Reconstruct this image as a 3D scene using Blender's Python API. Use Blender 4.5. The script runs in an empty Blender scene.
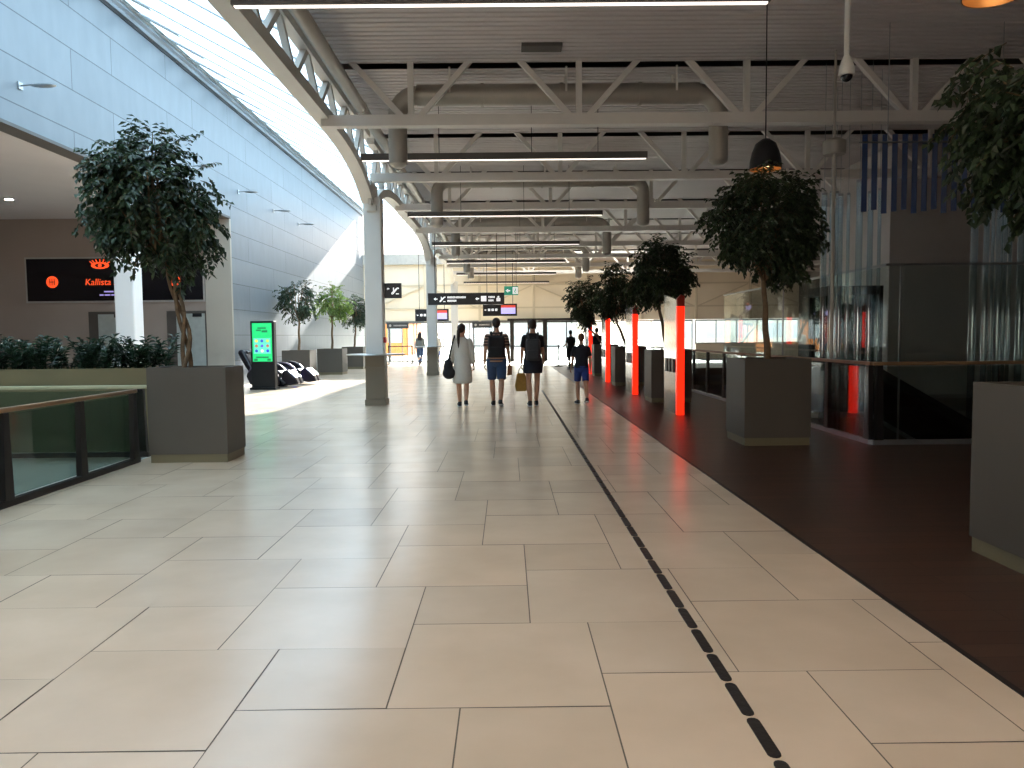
import bpy, math, random
from mathutils import Vector, Matrix, Quaternion
R = math.radians; PI = math.pi
scn = bpy.context.scene
COL = scn.collection

# ------------------------------------------------------------ camera, sky, sun, exposure
cam_d = bpy.data.cameras.new('camera'); cam = bpy.data.objects.new('camera', cam_d); COL.objects.link(cam)
cam_d.sensor_width = 36.0; cam_d.lens = 770.0/1024.0*36.0
cam_d.clip_start = 0.05; cam_d.clip_end = 600
yaw, pitch, roll = R(0.30), R(-3.57), R(0.57)
F = Vector((math.sin(yaw)*math.cos(pitch), math.cos(yaw)*math.cos(pitch), math.sin(pitch)))
R0 = Vector((math.cos(yaw), -math.sin(yaw), 0)); U0 = R0.cross(F)
RR = R0*math.cos(roll) - U0*math.sin(roll); UU = U0*math.cos(roll) + R0*math.sin(roll)
m = Matrix((RR, UU, -F)).transposed().to_4x4(); m.translation = Vector((0, 0, 1.45))
cam.matrix_world = m
scn.camera = cam

vs = scn.view_settings
scn.display_settings.display_device = 'sRGB'
vs.view_transform = 'Standard'; vs.look = 'None'; vs.gamma = 1.0; vs.use_curve_mapping = False
vs.exposure = 0.16

world = bpy.data.worlds.new('sky'); scn.world = world; world.use_nodes = True
wn = world.node_tree; wn.nodes.clear()
wo = wn.nodes.new('ShaderNodeOutputWorld'); wb = wn.nodes.new('ShaderNodeBackground')
tc = wn.nodes.new('ShaderNodeTexCoord'); sx = wn.nodes.new('ShaderNodeSeparateXYZ'); cr = wn.nodes.new('ShaderNodeValToRGB')
cr.color_ramp.elements[0].position = 0.0; cr.color_ramp.elements[0].color = (1.0, 0.84, 0.70, 1)
cr.color_ramp.elements[1].position = 0.45; cr.color_ramp.elements[1].color = (0.78, 0.89, 1.0, 1)
wn.links.new(tc.outputs['Generated'], sx.inputs[0]); wn.links.new(sx.outputs['Z'], cr.inputs[0])
wn.links.new(cr.outputs[0], wb.inputs['Color']); wn.links.new(wb.outputs[0], wo.inputs[0])
wb.inputs['Strength'].default_value = 4.2

sun_d = bpy.data.lights.new('sun', 'SUN'); sun_d.energy = 34.0; sun_d.angle = R(0.8); sun_d.color = (1.0, 0.95, 0.88)
sun = bpy.data.objects.new('sun', sun_d); COL.objects.link(sun)
sun.rotation_euler = Vector((-0.085, -1.0, -0.335)).to_track_quat('-Z', 'Y').to_euler()

# ------------------------------------------------------------ materials
def srgb(r, g, b):
    f = lambda c: (c/255/12.92) if c/255 <= 0.04045 else ((c/255+0.055)/1.055)**2.4
    return (f(r), f(g), f(b), 1)
MATS = {}
def mat(name, col, rough=0.5, metal=0.0, var=0.08, scale=6.0, emit=None, es=1.0, bump=0.0, spec=0.5, stretch=None):
    if name in MATS: return MATS[name]
    mt = bpy.data.materials.new(name); mt.use_nodes = True; nt = mt.node_tree
    b = nt.nodes['Principled BSDF']
    b.inputs['Roughness'].default_value = rough; b.inputs['Metallic'].default_value = metal
    b.inputs['Specular IOR Level'].default_value = spec
    t = nt.nodes.new('ShaderNodeTexCoord'); n = nt.nodes.new('ShaderNodeTexNoise')
    n.inputs['Scale'].default_value = scale; n.inputs['Detail'].default_value = 4
    mp = nt.nodes.new('ShaderNodeMapping'); nt.links.new(t.outputs['Object'], mp.inputs[0]); nt.links.new(mp.outputs[0], n.inputs['Vector'])
    if stretch: mp.inputs['Scale'].default_value = stretch
    r = nt.nodes.new('ShaderNodeValToRGB')
    c = col
    r.color_ramp.elements[0].position = 0.3; r.color_ramp.elements[1].position = 0.7
    r.color_ramp.elements[0].color = (c[0]*(1-var), c[1]*(1-var), c[2]*(1-var), 1)
    r.color_ramp.elements[1].color = (min(1, c[0]*(1+var)), min(1, c[1]*(1+var)), min(1, c[2]*(1+var)), 1)
    nt.links.new(n.outputs['Fac'], r.inputs[0]); nt.links.new(r.outputs[0], b.inputs['Base Color'])
    if bump:
        bp = nt.nodes.new('ShaderNodeBump'); bp.inputs['Strength'].default_value = bump; bp.inputs['Distance'].default_value = 0.01
        nt.links.new(n.outputs['Fac'], bp.inputs['Height']); nt.links.new(bp.outputs[0], b.inputs['Normal'])
    if emit:
        b.inputs['Emission Color'].default_value = emit; b.inputs['Emission Strength'].default_value = es
    MATS[name] = mt
    return mt

def glass(name, tint=(0.86, 0.93, 0.92), refl=1.0, rough=0.0):
    mt = bpy.data.materials.new(name); mt.use_nodes = True; nt = mt.node_tree; nt.nodes.clear()
    o = nt.nodes.new('ShaderNodeOutputMaterial'); mx = nt.nodes.new('ShaderNodeMixShader')
    tr = nt.nodes.new('ShaderNodeBsdfTransparent'); tr.inputs[0].default_value = (*tint, 1)
    gl = nt.nodes.new('ShaderNodeBsdfGlossy'); gl.inputs['Roughness'].default_value = rough
    lw = nt.nodes.new('ShaderNodeLayerWeight')
    pw = nt.nodes.new('ShaderNodeMath'); pw.operation = 'POWER'; pw.inputs[1].default_value = 5.0
    mu = nt.nodes.new('ShaderNodeMath'); mu.operation = 'MULTIPLY_ADD'; mu.inputs[1].default_value = 0.9; mu.inputs[2].default_value = 0.045*refl; mu.use_clamp = True
    nt.links.new(lw.outputs['Facing'], pw.inputs[0]); nt.links.new(pw.outputs[0], mu.inputs[0]); nt.links.new(mu.outputs[0], mx.inputs[0])
    nt.links.new(tr.outputs[0], mx.inputs[1]); nt.links.new(gl.outputs[0], mx.inputs[2]); nt.links.new(mx.outputs[0], o.inputs[0])
    MATS[name] = mt
    return mt

M_glass = glass('clear_glass', (0.90, 0.95, 0.94), 1.3)
M_gtint = glass('tinted_rail_glass', (0.66, 0.76, 0.74), 1.3)
M_glass_dark = glass('smoked_glass', (0.42, 0.50, 0.50), 1.6)
M_gable = glass('gable_glass', (0.95, 0.96, 0.96), 1.0)
def opal(name, c, gloss=.04):
    mt = bpy.data.materials.new(name); mt.use_nodes = True; nt = mt.node_tree; nt.nodes.clear()
    o = nt.nodes.new('ShaderNodeOutputMaterial'); mx = nt.nodes.new('ShaderNodeMixShader'); mx.inputs[0].default_value = gloss
    tl = nt.nodes.new('ShaderNodeBsdfTranslucent'); tl.inputs[0].default_value = (*c, 1)
    gl = nt.nodes.new('ShaderNodeBsdfGlossy'); gl.inputs['Roughness'].default_value = .2
    nt.links.new(tl.outputs[0], mx.inputs[1]); nt.links.new(gl.outputs[0], mx.inputs[2]); nt.links.new(mx.outputs[0], o.inputs[0])
    return mt
M_skyglass = opal('opal_skylight', (0.33, 0.46, 0.56))
M_skytint = opal('grey_skylight', (0.035, 0.05, 0.056))
M_fill_pane = opal('warm_fill_pane', (1.0, 0.80, 0.63), .0)  # warm pane of the added fill roof light
M_tube = glass('acrylic', (0.90, 0.96, 0.98), 3.2, 0.05)
M_white = mat('painted_steel', srgb(226, 224, 218), 0.45, 0, 0.03, 2)
M_truss = mat('truss_paint', srgb(228, 223, 216), 0.5, 0, 0.04, 2)
M_ceil = mat('ceiling_metal', srgb(212, 205, 203), 0.55, 0, 0.05, 0.6)
M_slab = mat('roof_underside', srgb(96, 93, 90), 0.8, 0, 0.05, 1)
M_duct = mat('galvanised_duct', srgb(176, 170, 160), 0.42, 0.25, 0.06, 3)
M_black = mat('black_metal', srgb(26, 27, 30), 0.4, 0.2, 0.1, 8)
M_darkpost = mat('dark_bronze_metal', srgb(48, 46, 46), 0.45, 0.4, 0.1, 8)
M_planter = mat('planter_taupe', srgb(88, 81, 72), 0.55, 0.0, 0.06, 1.5)
M_plinth = mat('planter_plinth', srgb(118, 108, 82), 0.5, 0.0, 0.06, 2)
M_olive = mat('olive_planter', srgb(128, 116, 84), 0.6, 0, 0.06, 1.5)
M_soil = mat('soil', srgb(50, 40, 32), 0.95, 0, 0.3, 20, bump=0.5)
M_bark = mat('bark', srgb(118, 96, 72), 0.85, 0, 0.25, 25, bump=0.6)
M_cream = mat('cream_panel', srgb(244, 234, 212), 0.7, 0, 0.03, 1)
M_creamtrim = mat('cream_rail', srgb(222, 212, 188), 0.6, 0, 0.03, 1)
M_lobby = mat('lobby_plaster', srgb(158, 142, 132), 0.8, 0, 0.05, 0.8)
M_corewall = mat('core_grey_panel', srgb(205, 200, 196), 0.5, 0, 0.06, 0.7)
M_darkwall = mat('dark_grey_panel', srgb(92, 88, 84), 0.55, 0, 0.06, 0.7)
M_palewhite = mat('pale_fascia', srgb(190, 196, 188), 0.6, 0, 0.04, 1)
M_handwood = mat('handrail_wood', srgb(150, 118, 86), 0.35, 0, 0.18, 8, stretch=(1, 1, 8))
M_rail_pale = mat('handrail_pale', srgb(190, 186, 150), 0.4, 0, 0.08, 8)
M_steel = mat('brushed_steel', srgb(170, 172, 174), 0.3, 0.9, 0.05, 4)
M_lampwhite = mat('lamp_diffuser', srgb(250, 240, 230), 0.5, emit=(1, 0.88, 0.78, 1), es=1.6)
M_alu = mat('aluminium', srgb(190, 195, 200), 0.28, 0.8, 0.04, 2)
M_red = mat('glowing_red', srgb(200, 20, 10), 0.3, emit=(1.0, 0.018, 0.004, 1), es=1.7)
M_redcap = mat('red_plastic', srgb(150, 40, 30), 0.3)
M_mirror = mat('polished_panel', srgb(190, 190, 186), 0.12, 0.75, 0.04, 2)
M_skin = mat('skin', srgb(196, 148, 120), 0.5, 0, 0.05, 8)
M_belt = mat('barrier_belt', srgb(40, 42, 48), 0.8)
M_blue = mat('blue_slat', srgb(20, 46, 92), 0.3, 0.2, 0.12, 5)
M_text = mat('sign_white', srgb(240, 240, 240), 0.5, emit=(1, 1, 1, 1), es=0.7)
M_orange = mat('sign_orange', srgb(255, 90, 40), 0.5, emit=(1.0, 0.09, 0.02, 1), es=0.9)
M_lilac = mat('sign_lilac', srgb(180, 160, 230), 0.5, emit=(0.5, 0.4, 0.9, 1), es=0.5)
M_signblk = mat('sign_black', srgb(24, 26, 30), 0.3)
M_glossblk = mat('gloss_black', srgb(28, 26, 30), 0.08, 0, 0.1, 1)

def leafmat(name, c, var):
    mt = bpy.data.materials.new(name); mt.use_nodes = True; nt = mt.node_tree
    b = nt.nodes['Principled BSDF']; b.inputs['Roughness'].default_value = 0.38
    g = nt.nodes.new('ShaderNodeNewGeometry'); r = nt.nodes.new('ShaderNodeValToRGB')
    r.color_ramp.elements[0].color = (c[0]*(1-var), c[1]*(1-var), c[2]*(1-var), 1)
    r.color_ramp.elements[1].color = (c[0]*(1+var)*1.15, c[1]*(1+var), c[2]*(1+var), 1)
    nt.links.new(g.outputs['Random Per Island'], r.inputs[0]); nt.links.new(r.outputs[0], b.inputs['Base Color'])
    tl = nt.nodes.new('ShaderNodeBsdfTranslucent'); mx = nt.nodes.new('ShaderNodeMixShader'); mx.inputs[0].default_value = 0.22
    nt.links.new(r.outputs[0], tl.inputs[0]); nt.links.new(b.outputs[0], mx.inputs[1]); nt.links.new(tl.outputs[0], mx.inputs[2])
    nt.links.new(mx.outputs[0], nt.nodes['Material Output'].inputs[0])
    return mt
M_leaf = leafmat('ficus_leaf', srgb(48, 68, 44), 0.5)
M_leaf_sunlit = leafmat('ficus_leaf_sunlit', srgb(96, 124, 56), 0.4)  # sunlight on the middle wall tree painted in as lighter leaf colour
M_zz = leafmat('glossy_leaf', srgb(36, 64, 44), 0.45)

# left wall: big staggered metal panels
def brick_mat(name, c1, c2, mortar, bw, bh, msize, rough, plane='YZ', offset=0.5, metal=0.0):
    mt = bpy.data.materials.new(name); mt.use_nodes = True; nt = mt.node_tree
    b = nt.nodes['Principled BSDF']; b.inputs['Roughness'].default_value = rough; b.inputs['Metallic'].default_value = metal
    t = nt.nodes.new('ShaderNodeTexCoord'); s = nt.nodes.new('ShaderNodeSeparateXYZ'); cb = nt.nodes.new('ShaderNodeCombineXYZ')
    nt.links.new(t.outputs['Object'], s.inputs[0])
    nt.links.new(s.outputs[plane[0]], cb.inputs['X']); nt.links.new(s.outputs[plane[1]], cb.inputs['Y'])
    br = nt.nodes.new('ShaderNodeTexBrick'); nt.links.new(cb.outputs[0], br.inputs['Vector'])
    br.inputs['Scale'].default_value = 1.0; br.inputs['Brick Width'].default_value = bw; br.inputs['Row Height'].default_value = bh
    br.inputs['Mortar Size'].default_value = msize; br.inputs['Mortar Smooth'].default_value = 0.2
    br.inputs['Color1'].default_value = c1; br.inputs['Color2'].default_value = c2; br.inputs['Mortar'].default_value = mortar
    br.offset = offset
    n = nt.nodes.new('ShaderNodeTexNoise'); n.inputs['Scale'].default_value = 3
    mp = nt.nodes.new('ShaderNodeMapping'); nt.links.new(cb.outputs[0], mp.inputs[0]); nt.links.new(mp.outputs[0], n.inputs['Vector'])
    mp.inputs['Scale'].default_value = (0.25, 3.0, 1) if plane != 'YZ' else (1.2, .4, 1)
    mr = nt.nodes.new('ShaderNodeMapRange'); mr.inputs['To Min'].default_value = 0.86; mr.inputs['To Max'].default_value = 1.12
    nt.links.new(n.outputs['Fac'], mr.inputs['Value'])
    mx = nt.nodes.new('ShaderNodeVectorMath'); mx.operation = 'SCALE'
    nt.links.new(br.outputs['Color'], mx.inputs[0]); nt.links.new(mr.outputs[0], mx.inputs['Scale'])
    nt.links.new(mx.outputs[0], b.inputs['Base Color'])
    bp = nt.nodes.new('ShaderNodeBump'); bp.inputs['Strength'].default_value = 0.4; bp.inputs['Distance'].default_value = 0.01; bp.invert = True
    nt.links.new(br.outputs['Fac'], bp.inputs['Height']); nt.links.new(bp.outputs[0], b.inputs['Normal'])
    return mt
M_wall = brick_mat('wall_panels', srgb(116, 123, 129), srgb(123, 130, 136), srgb(74, 80, 86), 4.17, 0.78, 0.012, 0.42, 'YZ', 0.37)
M_woodfl = brick_mat('dark_wood_planks', srgb(84, 58, 45), srgb(70, 48, 38), srgb(40, 28, 22), 1.6, 0.145, 0.003, 0.38, 'XY', 0.43)

def tile_material():
    mt = bpy.data.materials.new('floor_tile'); mt.use_nodes = True; nt = mt.node_tree
    b = nt.nodes['Principled BSDF']; b.inputs['Specular IOR Level'].default_value = .65
    a = nt.nodes.new('ShaderNodeAttribute'); a.attribute_name = 'tint'
    t = nt.nodes.new('ShaderNodeTexCoord'); n = nt.nodes.new('ShaderNodeTexNoise'); n.inputs['Scale'].default_value = 1.7; n.inputs['Detail'].default_value = 6
    nt.links.new(t.outputs['Object'], n.inputs['Vector'])
    r = nt.nodes.new('ShaderNodeValToRGB'); r.color_ramp.elements[0].position = 0.3; r.color_ramp.elements[1].position = 0.7
    r.color_ramp.elements[0].color = srgb(216, 192, 166); r.color_ramp.elements[1].color = srgb(230, 206, 180)
    nt.links.new(n.outputs['Fac'], r.inputs[0])
    v = nt.nodes.new('ShaderNodeVectorMath'); v.operation = 'MULTIPLY'
    nt.links.new(r.outputs[0], v.inputs[0]); nt.links.new(a.outputs['Color'], v.inputs[1]); nt.links.new(v.outputs[0], b.inputs['Base Color'])
    n2 = nt.nodes.new('ShaderNodeTexNoise'); n2.inputs['Scale'].default_value = 0.9; n2.inputs['Detail'].default_value = 3
    nt.links.new(t.outputs['Object'], n2.inputs['Vector'])
    mr = nt.nodes.new('ShaderNodeMapRange'); mr.inputs['To Min'].default_value = 0.18; mr.inputs['To Max'].default_value = 0.30
    nt.links.new(n2.outputs['Fac'], mr.inputs['Value']); nt.links.new(mr.outputs[0], b.inputs['Roughness'])
    return mt
M_tile = tile_material()
M_grout = mat('grout', srgb(104, 92, 80), 0.9)

# ------------------------------------------------------------ mesh helpers
class MB:
    def __init__(s): s.v = []; s.f = []; s.m = []; s.mi = 0
    def add(s, vs_, fs):
        k = len(s.v); s.v += [tuple(p) for p in vs_]
        for f in fs: s.f.append([i+k for i in f]); s.m.append(s.mi)
        return s
    def box(s, x0, x1, y0, y1, z0, z1):
        return s.add([(x0,y0,z0),(x1,y0,z0),(x1,y1,z0),(x0,y1,z0),(x0,y0,z1),(x1,y0,z1),(x1,y1,z1),(x0,y1,z1)],
                     [(0,3,2,1),(4,5,6,7),(0,1,5,4),(1,2,6,5),(2,3,7,6),(3,0,4,7)])
    def beam(s, p, q, w, h, up=(0,0,1)):
        p = Vector(p); q = Vector(q); d = (q-p).normalized(); u = Vector(up)
        if abs(d.dot(u)) > 0.98: u = Vector((0,1,0))
        x = d.cross(u).normalized(); z = x.cross(d)
        vs_ = []
        for c in (p, q):
            for a, b in ((-1,-1),(1,-1),(1,1),(-1,1)): vs_.append(c + x*a*w/2 + z*b*h/2)
        return s.add(vs_, [(0,1,2,3),(7,6,5,4),(0,4,5,1),(1,5,6,2),(2,6,7,3),(3,7,4,0)])
    def tube(s, pts, r, n=10, caps=True):
        pts = [Vector(p) for p in pts]
        rs = r if isinstance(r, (list, tuple)) else [r]*len(pts)
        vs_ = []; x = None
        for i, p in enumerate(pts):
            d = (pts[min(i+1, len(pts)-1)] - pts[max(i-1, 0)]).normalized()
            if x is None:
                a = Vector((0,0,1)) if abs(d.z) < 0.9 else Vector((1,0,0))
                x = d.cross(a).normalized()
            else:
                x = (x - d*x.dot(d)).normalized()
            y = d.cross(x)
            for k in range(n):
                t = 2*PI*k/n; vs_.append(p + (x*math.cos(t) + y*math.sin(t))*rs[i])
        fs = []
        for i in range(len(pts)-1):
            for k in range(n):
                a = i*n+k; b = i*n+(k+1) % n; fs.append((a, b, b+n, a+n))
        if caps: fs.append(tuple(range(n-1, -1, -1))); fs.append(tuple(range((len(pts)-1)*n, len(pts)*n)))
        return s.add(vs_, fs)
    def lathe(s, prof, c=(0,0,0), n=24, caps=True):
        vs_ = []; fs = []
        for r, z in prof:
            for k in range(n):
                t = 2*PI*k/n; vs_.append((c[0]+r*math.cos(t), c[1]+r*math.sin(t), c[2]+z))
        for i in range(len(prof)-1):
            for k in range(n):
                a = i*n+k; b = i*n+(k+1) % n; fs.append((a, b, b+n, a+n))
        if caps: fs.append(tuple(range(n-1, -1, -1))); fs.append(tuple(range((len(prof)-1)*n, len(prof)*n)))
        return s.add(vs_, fs)
    def loft(s, secs, n=20):          # (z, cx, cy, rx, ry)
        vs_ = []; fs = []
        for z, cx, cy, rx, ry in secs:
            for k in range(n):
                t = 2*PI*k/n; vs_.append((cx+rx*math.cos(t), cy+ry*math.sin(t), z))
        for i in range(len(secs)-1):
            for k in range(n):
                a = i*n+k; b = i*n+(k+1) % n; fs.append((a, b, b+n, a+n))
        fs.append(tuple(range(n-1, -1, -1))); fs.append(tuple(range((len(secs)-1)*n, len(secs)*n)))
        return s.add(vs_, fs)
    def ell(s, c, r, n=14, m=9, rot=None):
        vs_ = []; fs = []
        for i in range(1, m):
            ph = PI*i/m
            for k in range(n):
                t = 2*PI*k/n
                p = Vector((r[0]*math.sin(ph)*math.cos(t), r[1]*math.sin(ph)*math.sin(t), r[2]*math.cos(ph)))
                if rot: p = rot @ p
                vs_.append(p + Vector(c))
        top = len(vs_); a = Vector((0,0,r[2])); b = -a
        if rot: a = rot @ a; b = rot @ b
        vs_.append(Vector(c)+a); vs_.append(Vector(c)+b)
        for i in range(m-2):
            for k in range(n):
                p = i*n+k; q = i*n+(k+1) % n; fs.append((p, p+n, q+n, q))
        for k in range(n):
            fs.append((top, k, (k+1) % n)); fs.append((top+1, (m-2)*n+(k+1) % n, (m-2)*n+k))
        return s.add(vs_, fs)
    def cap(s, p, q, r1, r2, n=12):
        p = Vector(p); q = Vector(q); d = (q-p).normalized()
        pts = []; rs = []
        for a in (80, 55, 28): pts.append(p - d*r1*math.sin(R(a))); rs.append(r1*math.cos(R(a)))
        pts += [p, q]; rs += [r1, r2]
        for a in (28, 55, 80): pts.append(q + d*r2*math.sin(R(a))); rs.append(r2*math.cos(R(a)))
        return s.tube(pts, rs, n)
    def prism(s, poly, plane, d0, d1):
        n = len(poly); f = {'xy': lambda a, b, d: (a, b, d), 'xz': lambda a, b, d: (a, d, b), 'yz': lambda a, b, d: (d, a, b)}[plane]
        vs_ = [f(a, b, d0) for a, b in poly] + [f(a, b, d1) for a, b in poly]
        fs = [tuple(range(n-1, -1, -1)), tuple(range(n, 2*n))] + [(i, (i+1) % n, (i+1) % n+n, i+n) for i in range(n)]
        return s.add(vs_, fs)
    def build(s, name, mats, parent=None, smooth=False, bevel=0, loc=None):
        me = bpy.data.meshes.new(name); me.from_pydata(s.v, [], s.f)
        ms = mats if isinstance(mats, (list, tuple)) else [mats]
        for q in ms: me.materials.append(q)
        if len(ms) > 1: me.polygons.foreach_set('material_index', s.m)
        if smooth: me.polygons.foreach_set('use_smooth', [True]*len(me.polygons))
        me.update()
        o = bpy.data.objects.new(name, me); COL.objects.link(o)
        if parent: o.parent = parent
        if loc: o.location = loc
        if bevel:
            b = o.modifiers.new('bevel', 'BEVEL'); b.width = bevel; b.segments = 2; b.limit_method = 'ANGLE'; b.angle_limit = R(40)
        if smooth and not bevel:
            try: me.set_sharp_from_angle(angle=R(42))
            except Exception: pass
        return o

def empty(name, loc=(0,0,0), rz=0):
    o = bpy.data.objects.new(name, None); COL.objects.link(o); o.location = loc; o.rotation_euler = (0,0,rz); o.empty_display_size = .2
    return o
def tag(o, label=None, cat=None, group=None, kind=None):
    if label: o['label'] = label
    if cat: o['category'] = cat
    if group: o['group'] = group
    if kind: o['kind'] = kind
    return o
def thing(name, label, cat, loc=(0,0,0), rz=0, group=None): return tag(empty(name, loc, rz), label, cat, group)
def struct(mb, name, m_, parent=None, **k):
    o = mb.build(name, m_, parent, **k)
    if not parent: o['kind'] = 'structure'
    return o
def text(s, size, m_, parent, loc, name='lettering', extrude=0.004, align='LEFT', rot=(PI/2, 0, 0), shear=0):
    c = bpy.data.curves.new(name, 'FONT'); c.body = s; c.size = size; c.extrude = extrude; c.align_x = align; c.align_y = 'CENTER'; c.shear = shear
    c.materials.append(m_)
    o = bpy.data.objects.new(name, c); COL.objects.link(o)
    me = bpy.data.meshes.new_from_object(o.evaluated_get(bpy.context.evaluated_depsgraph_get())); bpy.data.objects.remove(o)
    if not me.materials: me.materials.append(m_)
    o = bpy.data.objects.new(name, me); COL.objects.link(o); o.location = loc; o.rotation_euler = rot; o.parent = parent
    return o
def fin(mb, voxel, smooth_it=4, fac=0.5):
    """union of the collected solids as one continuous skin"""
    me = bpy.data.meshes.new('tmp'); me.from_pydata(mb.v, [], mb.f); me.update()
    o = bpy.data.objects.new('tmp', me); COL.objects.link(o)
    r = o.modifiers.new('r', 'REMESH'); r.mode = 'VOXEL'; r.voxel_size = voxel; r.use_smooth_shade = True
    if smooth_it:
        k = o.modifiers.new('s', 'SMOOTH'); k.iterations = smooth_it; k.factor = fac
    dg = bpy.context.evaluated_depsgraph_get()
    out = bpy.data.meshes.new_from_object(o.evaluated_get(dg))
    bpy.data.objects.remove(o); bpy.data.meshes.remove(me)
    return out
def meshobj(me, name, m_, parent):
    me.name = name; me.materials.clear(); me.materials.append(m_)
    me.polygons.foreach_set('use_smooth', [True]*len(me.polygons))
    o = bpy.data.objects.new(name, me); COL.objects.link(o); o.parent = parent
    return o
ORD = ['nearest', 'second nearest', 'third nearest', 'fourth nearest', 'fifth nearest', 'sixth nearest', 'seventh nearest', 'farthest']

# ------------------------------------------------------------ setting: floor
WX = -8.3       # left wall face
FD = 45.0       # far wall
BK = -9.0
RX = 17.0
A_, B_ = 0.88, 0.59
def tiles():
    mb = MB(); tints = []
    rng = random.Random(4)
    regs = [(WX-0.02, -4.45, 9.6, FD), (-4.45, 2.055, BK, FD)]
    ox, oy = -1.96, 2.64
    for i in range(-70, 70):
        for j in range(-70, 70):
            px = ox + i*B_ + j*A_; py = oy + i*A_ - j*B_
            if not (WX-2 < px < 4 and BK-2 < py < FD+2): continue
            for (qx, qy, w) in ((px, py, A_), (px+A_, py+A_-B_, B_)):
                t = rng.uniform(0.93, 1.04); tz = [rng.uniform(-.0012, .0012) for _ in range(3)]; w2 = rng.uniform(-.012, .012)
                for (x0, x1, y0, y1) in regs:
                    a0 = max(qx, x0); a1 = min(qx+w, x1); b0 = max(qy, y0); b1 = min(qy+w, y1)
                    if a1-a0 < .02 or b1-b0 < .02: continue
                    g = .003
                    mb.add([(a0+g, b0+g, tz[0]), (a1-g, b0+g, tz[1]), (a1-g, b1-g, tz[1]+tz[2]-tz[0]), (a0+g, b1-g, tz[2])], [(0,1,2,3)])
                    tints.append((t+w2, t, t-w2))
    nt_ = len(mb.f)
    mb.mi = 1
    mb.box(WX-.1, -4.45, 9.6, FD, -0.3, -0.003); mb.box(-4.45, 2.055, BK, FD, -0.3, -0.003)
    o = mb.build('floor', [M_tile, M_grout]); o['kind'] = 'structure'
    ca = o.data.color_attributes.new('tint', 'FLOAT_COLOR', 'CORNER')
    vals = []
    for p in o.data.polygons:
        c = tints[p.index] if p.index < nt_ else (1, 1, 1)
        vals += [*c, 1.0]*len(p.vertices)
    ca.data.foreach_set('color', vals)
tiles()
# wood floor on the right with stair well cut out
VX0, VX1, VY0, VY1 = 4.78, 13.0, 9.95, 33.0
mb = MB()
mb.box(2.058, VX0, BK, FD, -.3, 0); mb.box(VX0, RX, BK, VY0, -.3, 0); mb.box(VX1, RX, VY0, FD, -.3, 0); mb.box(VX0, VX1, VY1, FD, -.3, 0)
struct(mb, 'floor', M_woodfl)
mb = MB(); mb.box(2.03, 2.06, BK, FD, -.02, .004); struct(mb, 'trim_1', M_darkpost)
# lower level seen through the wells
M_low = mat('lower_floor', srgb(150, 148, 140), 0.4, 0, 0.06, 1)
mb = MB(); mb.box(-24, RX, BK, FD, -5.2, -5.0); struct(mb, 'floor', M_low)
# lobby floor and slab edge of the left well
mb = MB(); mb.box(-24, WX-.1, 9.6, 23.4, -.3, 0); struct(mb, 'floor', mat('lobby_floor', srgb(176, 170, 160), .35, 0, .04, 1))
mb = MB(); mb.box(-24, -4.45, 9.57, 9.6, -1.6, 0.0); mb.box(-4.48, -4.45, BK, 9.57, -1.3, 0.0); struct(mb, 'trim_2', M_palewhite)

# ------------------------------------------------------------ walls
mb = MB(); mb.box(WX-.35, WX, BK, 23.4, 5.08, 8.75); mb.box(WX-.35, WX, 23.4, FD, 0, 8.75)
struct(mb, 'wall_left', M_wall)
mb = MB(); mb.box(-24, WX-.36, 23.4, 23.7, 0, 5.2); struct(mb, 'wall_lobby', M_lobby)
mb = MB(); mb.box(-24.2, -24, BK, 23.7, -5.2, 5.3); mb.box(-24, WX-.3, BK-.3, BK, -5.2, 5.3); struct(mb, 'wall_lobby', M_lobby)
mb = MB(); mb.box(-24.2, WX-.02, BK, 23.7, 5.085, 5.3)
struct(mb, 'ceiling', mat('lobby_ceiling', srgb(215, 208, 206), .8, 0, .03, 1))
mb = MB(); mb.box(WX-.35, WX+.03, BK, 23.4, 5.04, 5.10); struct(mb, 'trim_3', M_darkwall)
mb = MB(); mb.box(-9.07, WX+.012, 23.34, 23.46, 0, 5.04); struct(mb, 'wall_pier', mat('pier_beige', srgb(176, 166, 152), .6, 0, .03, 1))
mb = MB(); mb.box(WX-.4, RX, BK-.3, BK, -5.2, 0.1); mb.box(1.6, RX, BK-.3, BK, .1, 9.0); mb.box(WX-.4, 1.6, BK-.3, BK, 2.5, 9.0); struct(mb, 'wall_back', M_lobby)
mb = MB()
for k in range(8): mb.box(WX+.02+k*1.4, WX+.08+k*1.4, BK-.2, BK-.1, .1, 2.5)
mb.box(WX, 1.6, BK-.2, BK-.1, 2.5, 2.6)
struct(mb, 'rear_fill_window', M_darkpost)  # unseen windows behind the camera, added to let in fill light
mb = MB(); mb.box(RX, RX+.3, BK, FD, -5.2, 6.4); struct(mb, 'wall_right', M_darkwall)
# lower storey walls
mb = MB(); mb.box(-24, RX, FD, FD+.3, -5.2, -.3); mb.box(2.0, 2.1, BK, FD, -5.0, -.3); struct(mb, 'wall_lower', M_darkwall)
mb = MB(); mb.box(VX0-.03, VX0, VY0, VY1, -.45, 0); mb.box(VX0-.03, VX1, VY0-.03, VY0, -.45, 0); struct(mb, 'trim_4', M_alu)
# grey core beyond the stair well
mb = MB(); mb.box(8.9, 16.9, 18.0, 22.0, -5.0, 5.75); struct(mb, 'wall_core', M_corewall)

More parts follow.
